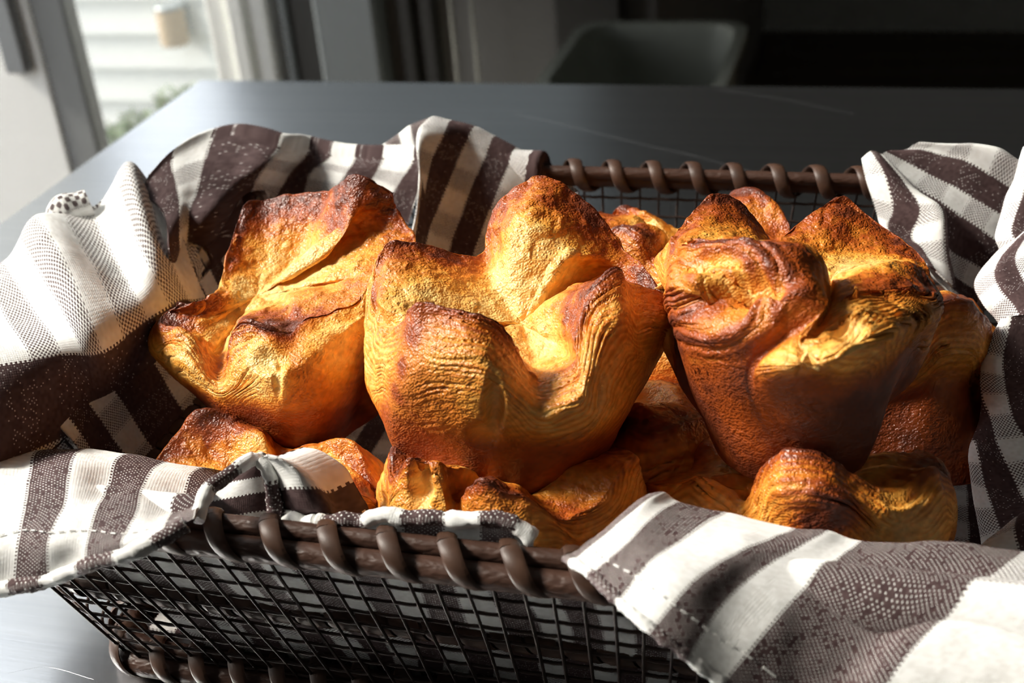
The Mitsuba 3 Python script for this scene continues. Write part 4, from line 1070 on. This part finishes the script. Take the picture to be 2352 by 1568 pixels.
Fm = [Y(1020, 1060, -0.052, brown=0.6), Y(985, 1030, -0.058, brown=0.9), Y(935, 1014, -0.066, brown=1.0), Y(905, 1030, -0.078, brown=0.9, cut=1.0), Y(900, 1090, -0.090, brown=0.7, a=(888, 1150, -0.094)), Y(940, 1050, -0.096, brown=0.9, cut=1.0), Y(985, 1060, -0.097, brown=0.6, cut=1.0), Y(1020, 1080, -0.097, brown=0.4, cut=1.0, a=(1015, 1150, -0.102)), Y(1045, 1150, -0.098, brown=0.5, cut=1.0), Y(1068, 1120, -0.100, brown=0.9), Y(1108, 1098, -0.102, brown=1.1), Y(1160, 1125, -0.102, brown=0.8, cut=1.0),
      Y(1220, 1140, -0.100, brown=0.7, cut=1.0), Y(1285, 1190, -0.096, brown=0.6, cut=0.8), Y(1370, 1160, -0.088, brown=0.5), Y(1430, 1080, -0.078, brown=0.5), Y(1455, 1050, -0.066, brown=0.5), Y(1400, 1030, -0.054, brown=0.5), Y(1300, 1060, -0.048, brown=0.5), Y(1150, 1090, -0.046, brown=0.5)]
pastry('kouign_amann', Fm, atY(1170, 1160, -0.074), atY(1170, 1330, -0.076), (0.028, 0.022), 'folded pastry with open layers beneath the middle one, at the front rim', LOW, 520, 170, seed=7, cut=0.8,
       pockets=[(atY(965, 1110, -0.100), (0.003, 0.007, 0.02), 0.004)])
Fg = [Y(1680, 1010, -0.027, brown=0.5), Y(1620, 985, -0.030, brown=0.7), Y(1560, 1010, -0.038, brown=0.6), Y(1500, 1070, -0.047, brown=0.6), Y(1478, 1100, -0.056, brown=0.6), Y(1520, 1110, -0.067, brown=0.4, cut=0.9), Y(1600, 1090, -0.071, brown=0.3, cut=1.0), Y(1670, 1120, -0.073, brown=0.3, cut=1.0), Y(1705, 1150, -0.076, brown=0.4, a=(1700, 1210, -0.078)), Y(1735, 1095, -0.080, brown=0.8), Y(1790, 1045, -0.082, brown=0.9, a=(1760, 1160, -0.091)), Y(1830, 1034, -0.083, brown=1.1, a=(1840, 1150, -0.095)),
      Y(1900, 1052, -0.083, brown=0.9, cut=0.9, a=(1920, 1160, -0.095)), Y(1960, 1095, -0.082, brown=0.6, cut=1.0, a=(1990, 1180, -0.091)), Y(2040, 1130, -0.080, brown=0.3, cut=1.0, a=(2060, 1190, -0.087)), Y(2090, 1110, -0.075, brown=0.4, cut=1.0, a=(2120, 1180, -0.081)), Y(2140, 1075, -0.067, brown=0.6, cut=1.0, a=(2170, 1150, -0.073)), Y(2170, 1090, -0.058, brown=0.8, cut=0.8), Y(2140, 1050, -0.047, brown=0.6), Y(2080, 1045, -0.040, brown=0.8), Y(1990, 1070, -0.034, brown=0.7), Y(1870, 1060, -0.030, brown=0.5), Y(1770, 1050, -0.027, brown=0.4)]
pastry('kouign_amann', Fg, atY(1860, 1150, -0.060), atY(1850, 1310, -0.058), (0.028, 0.020), 'folded pastry with a burnt spot, at the front right behind the broad cloth corner', LOW, 560, 180, seed=8, cut=0.8,
       marks=[(atY(1885, 1180, -0.094), 0.009, 0.9)])

# one more added to the lower layer, to darken the gap between the big ones
Fd = [Y(1480, 880, 0.004, brown=0.6), Y(1420, 890, 0.000, brown=0.6), Y(1380, 930, -0.016, brown=0.7), Y(1390, 990, -0.036, brown=0.6), Y(1440, 985, -0.046, brown=0.9), Y(1500, 1000, -0.050, brown=0.6), Y(1560, 985, -0.044, brown=0.7), Y(1620, 950, -0.030, brown=0.7), Y(1600, 900, -0.012, brown=0.6), Y(1540, 880, 0.002, brown=0.6)]
pastry('kouign_amann', Fd, atY(1490, 950, -0.024), atY(1490, 1090, -0.026), (0.026, 0.026), 'amber folded pastry added to darken the gap between the middle and right ones', LOW, 300, 120, seed=9)
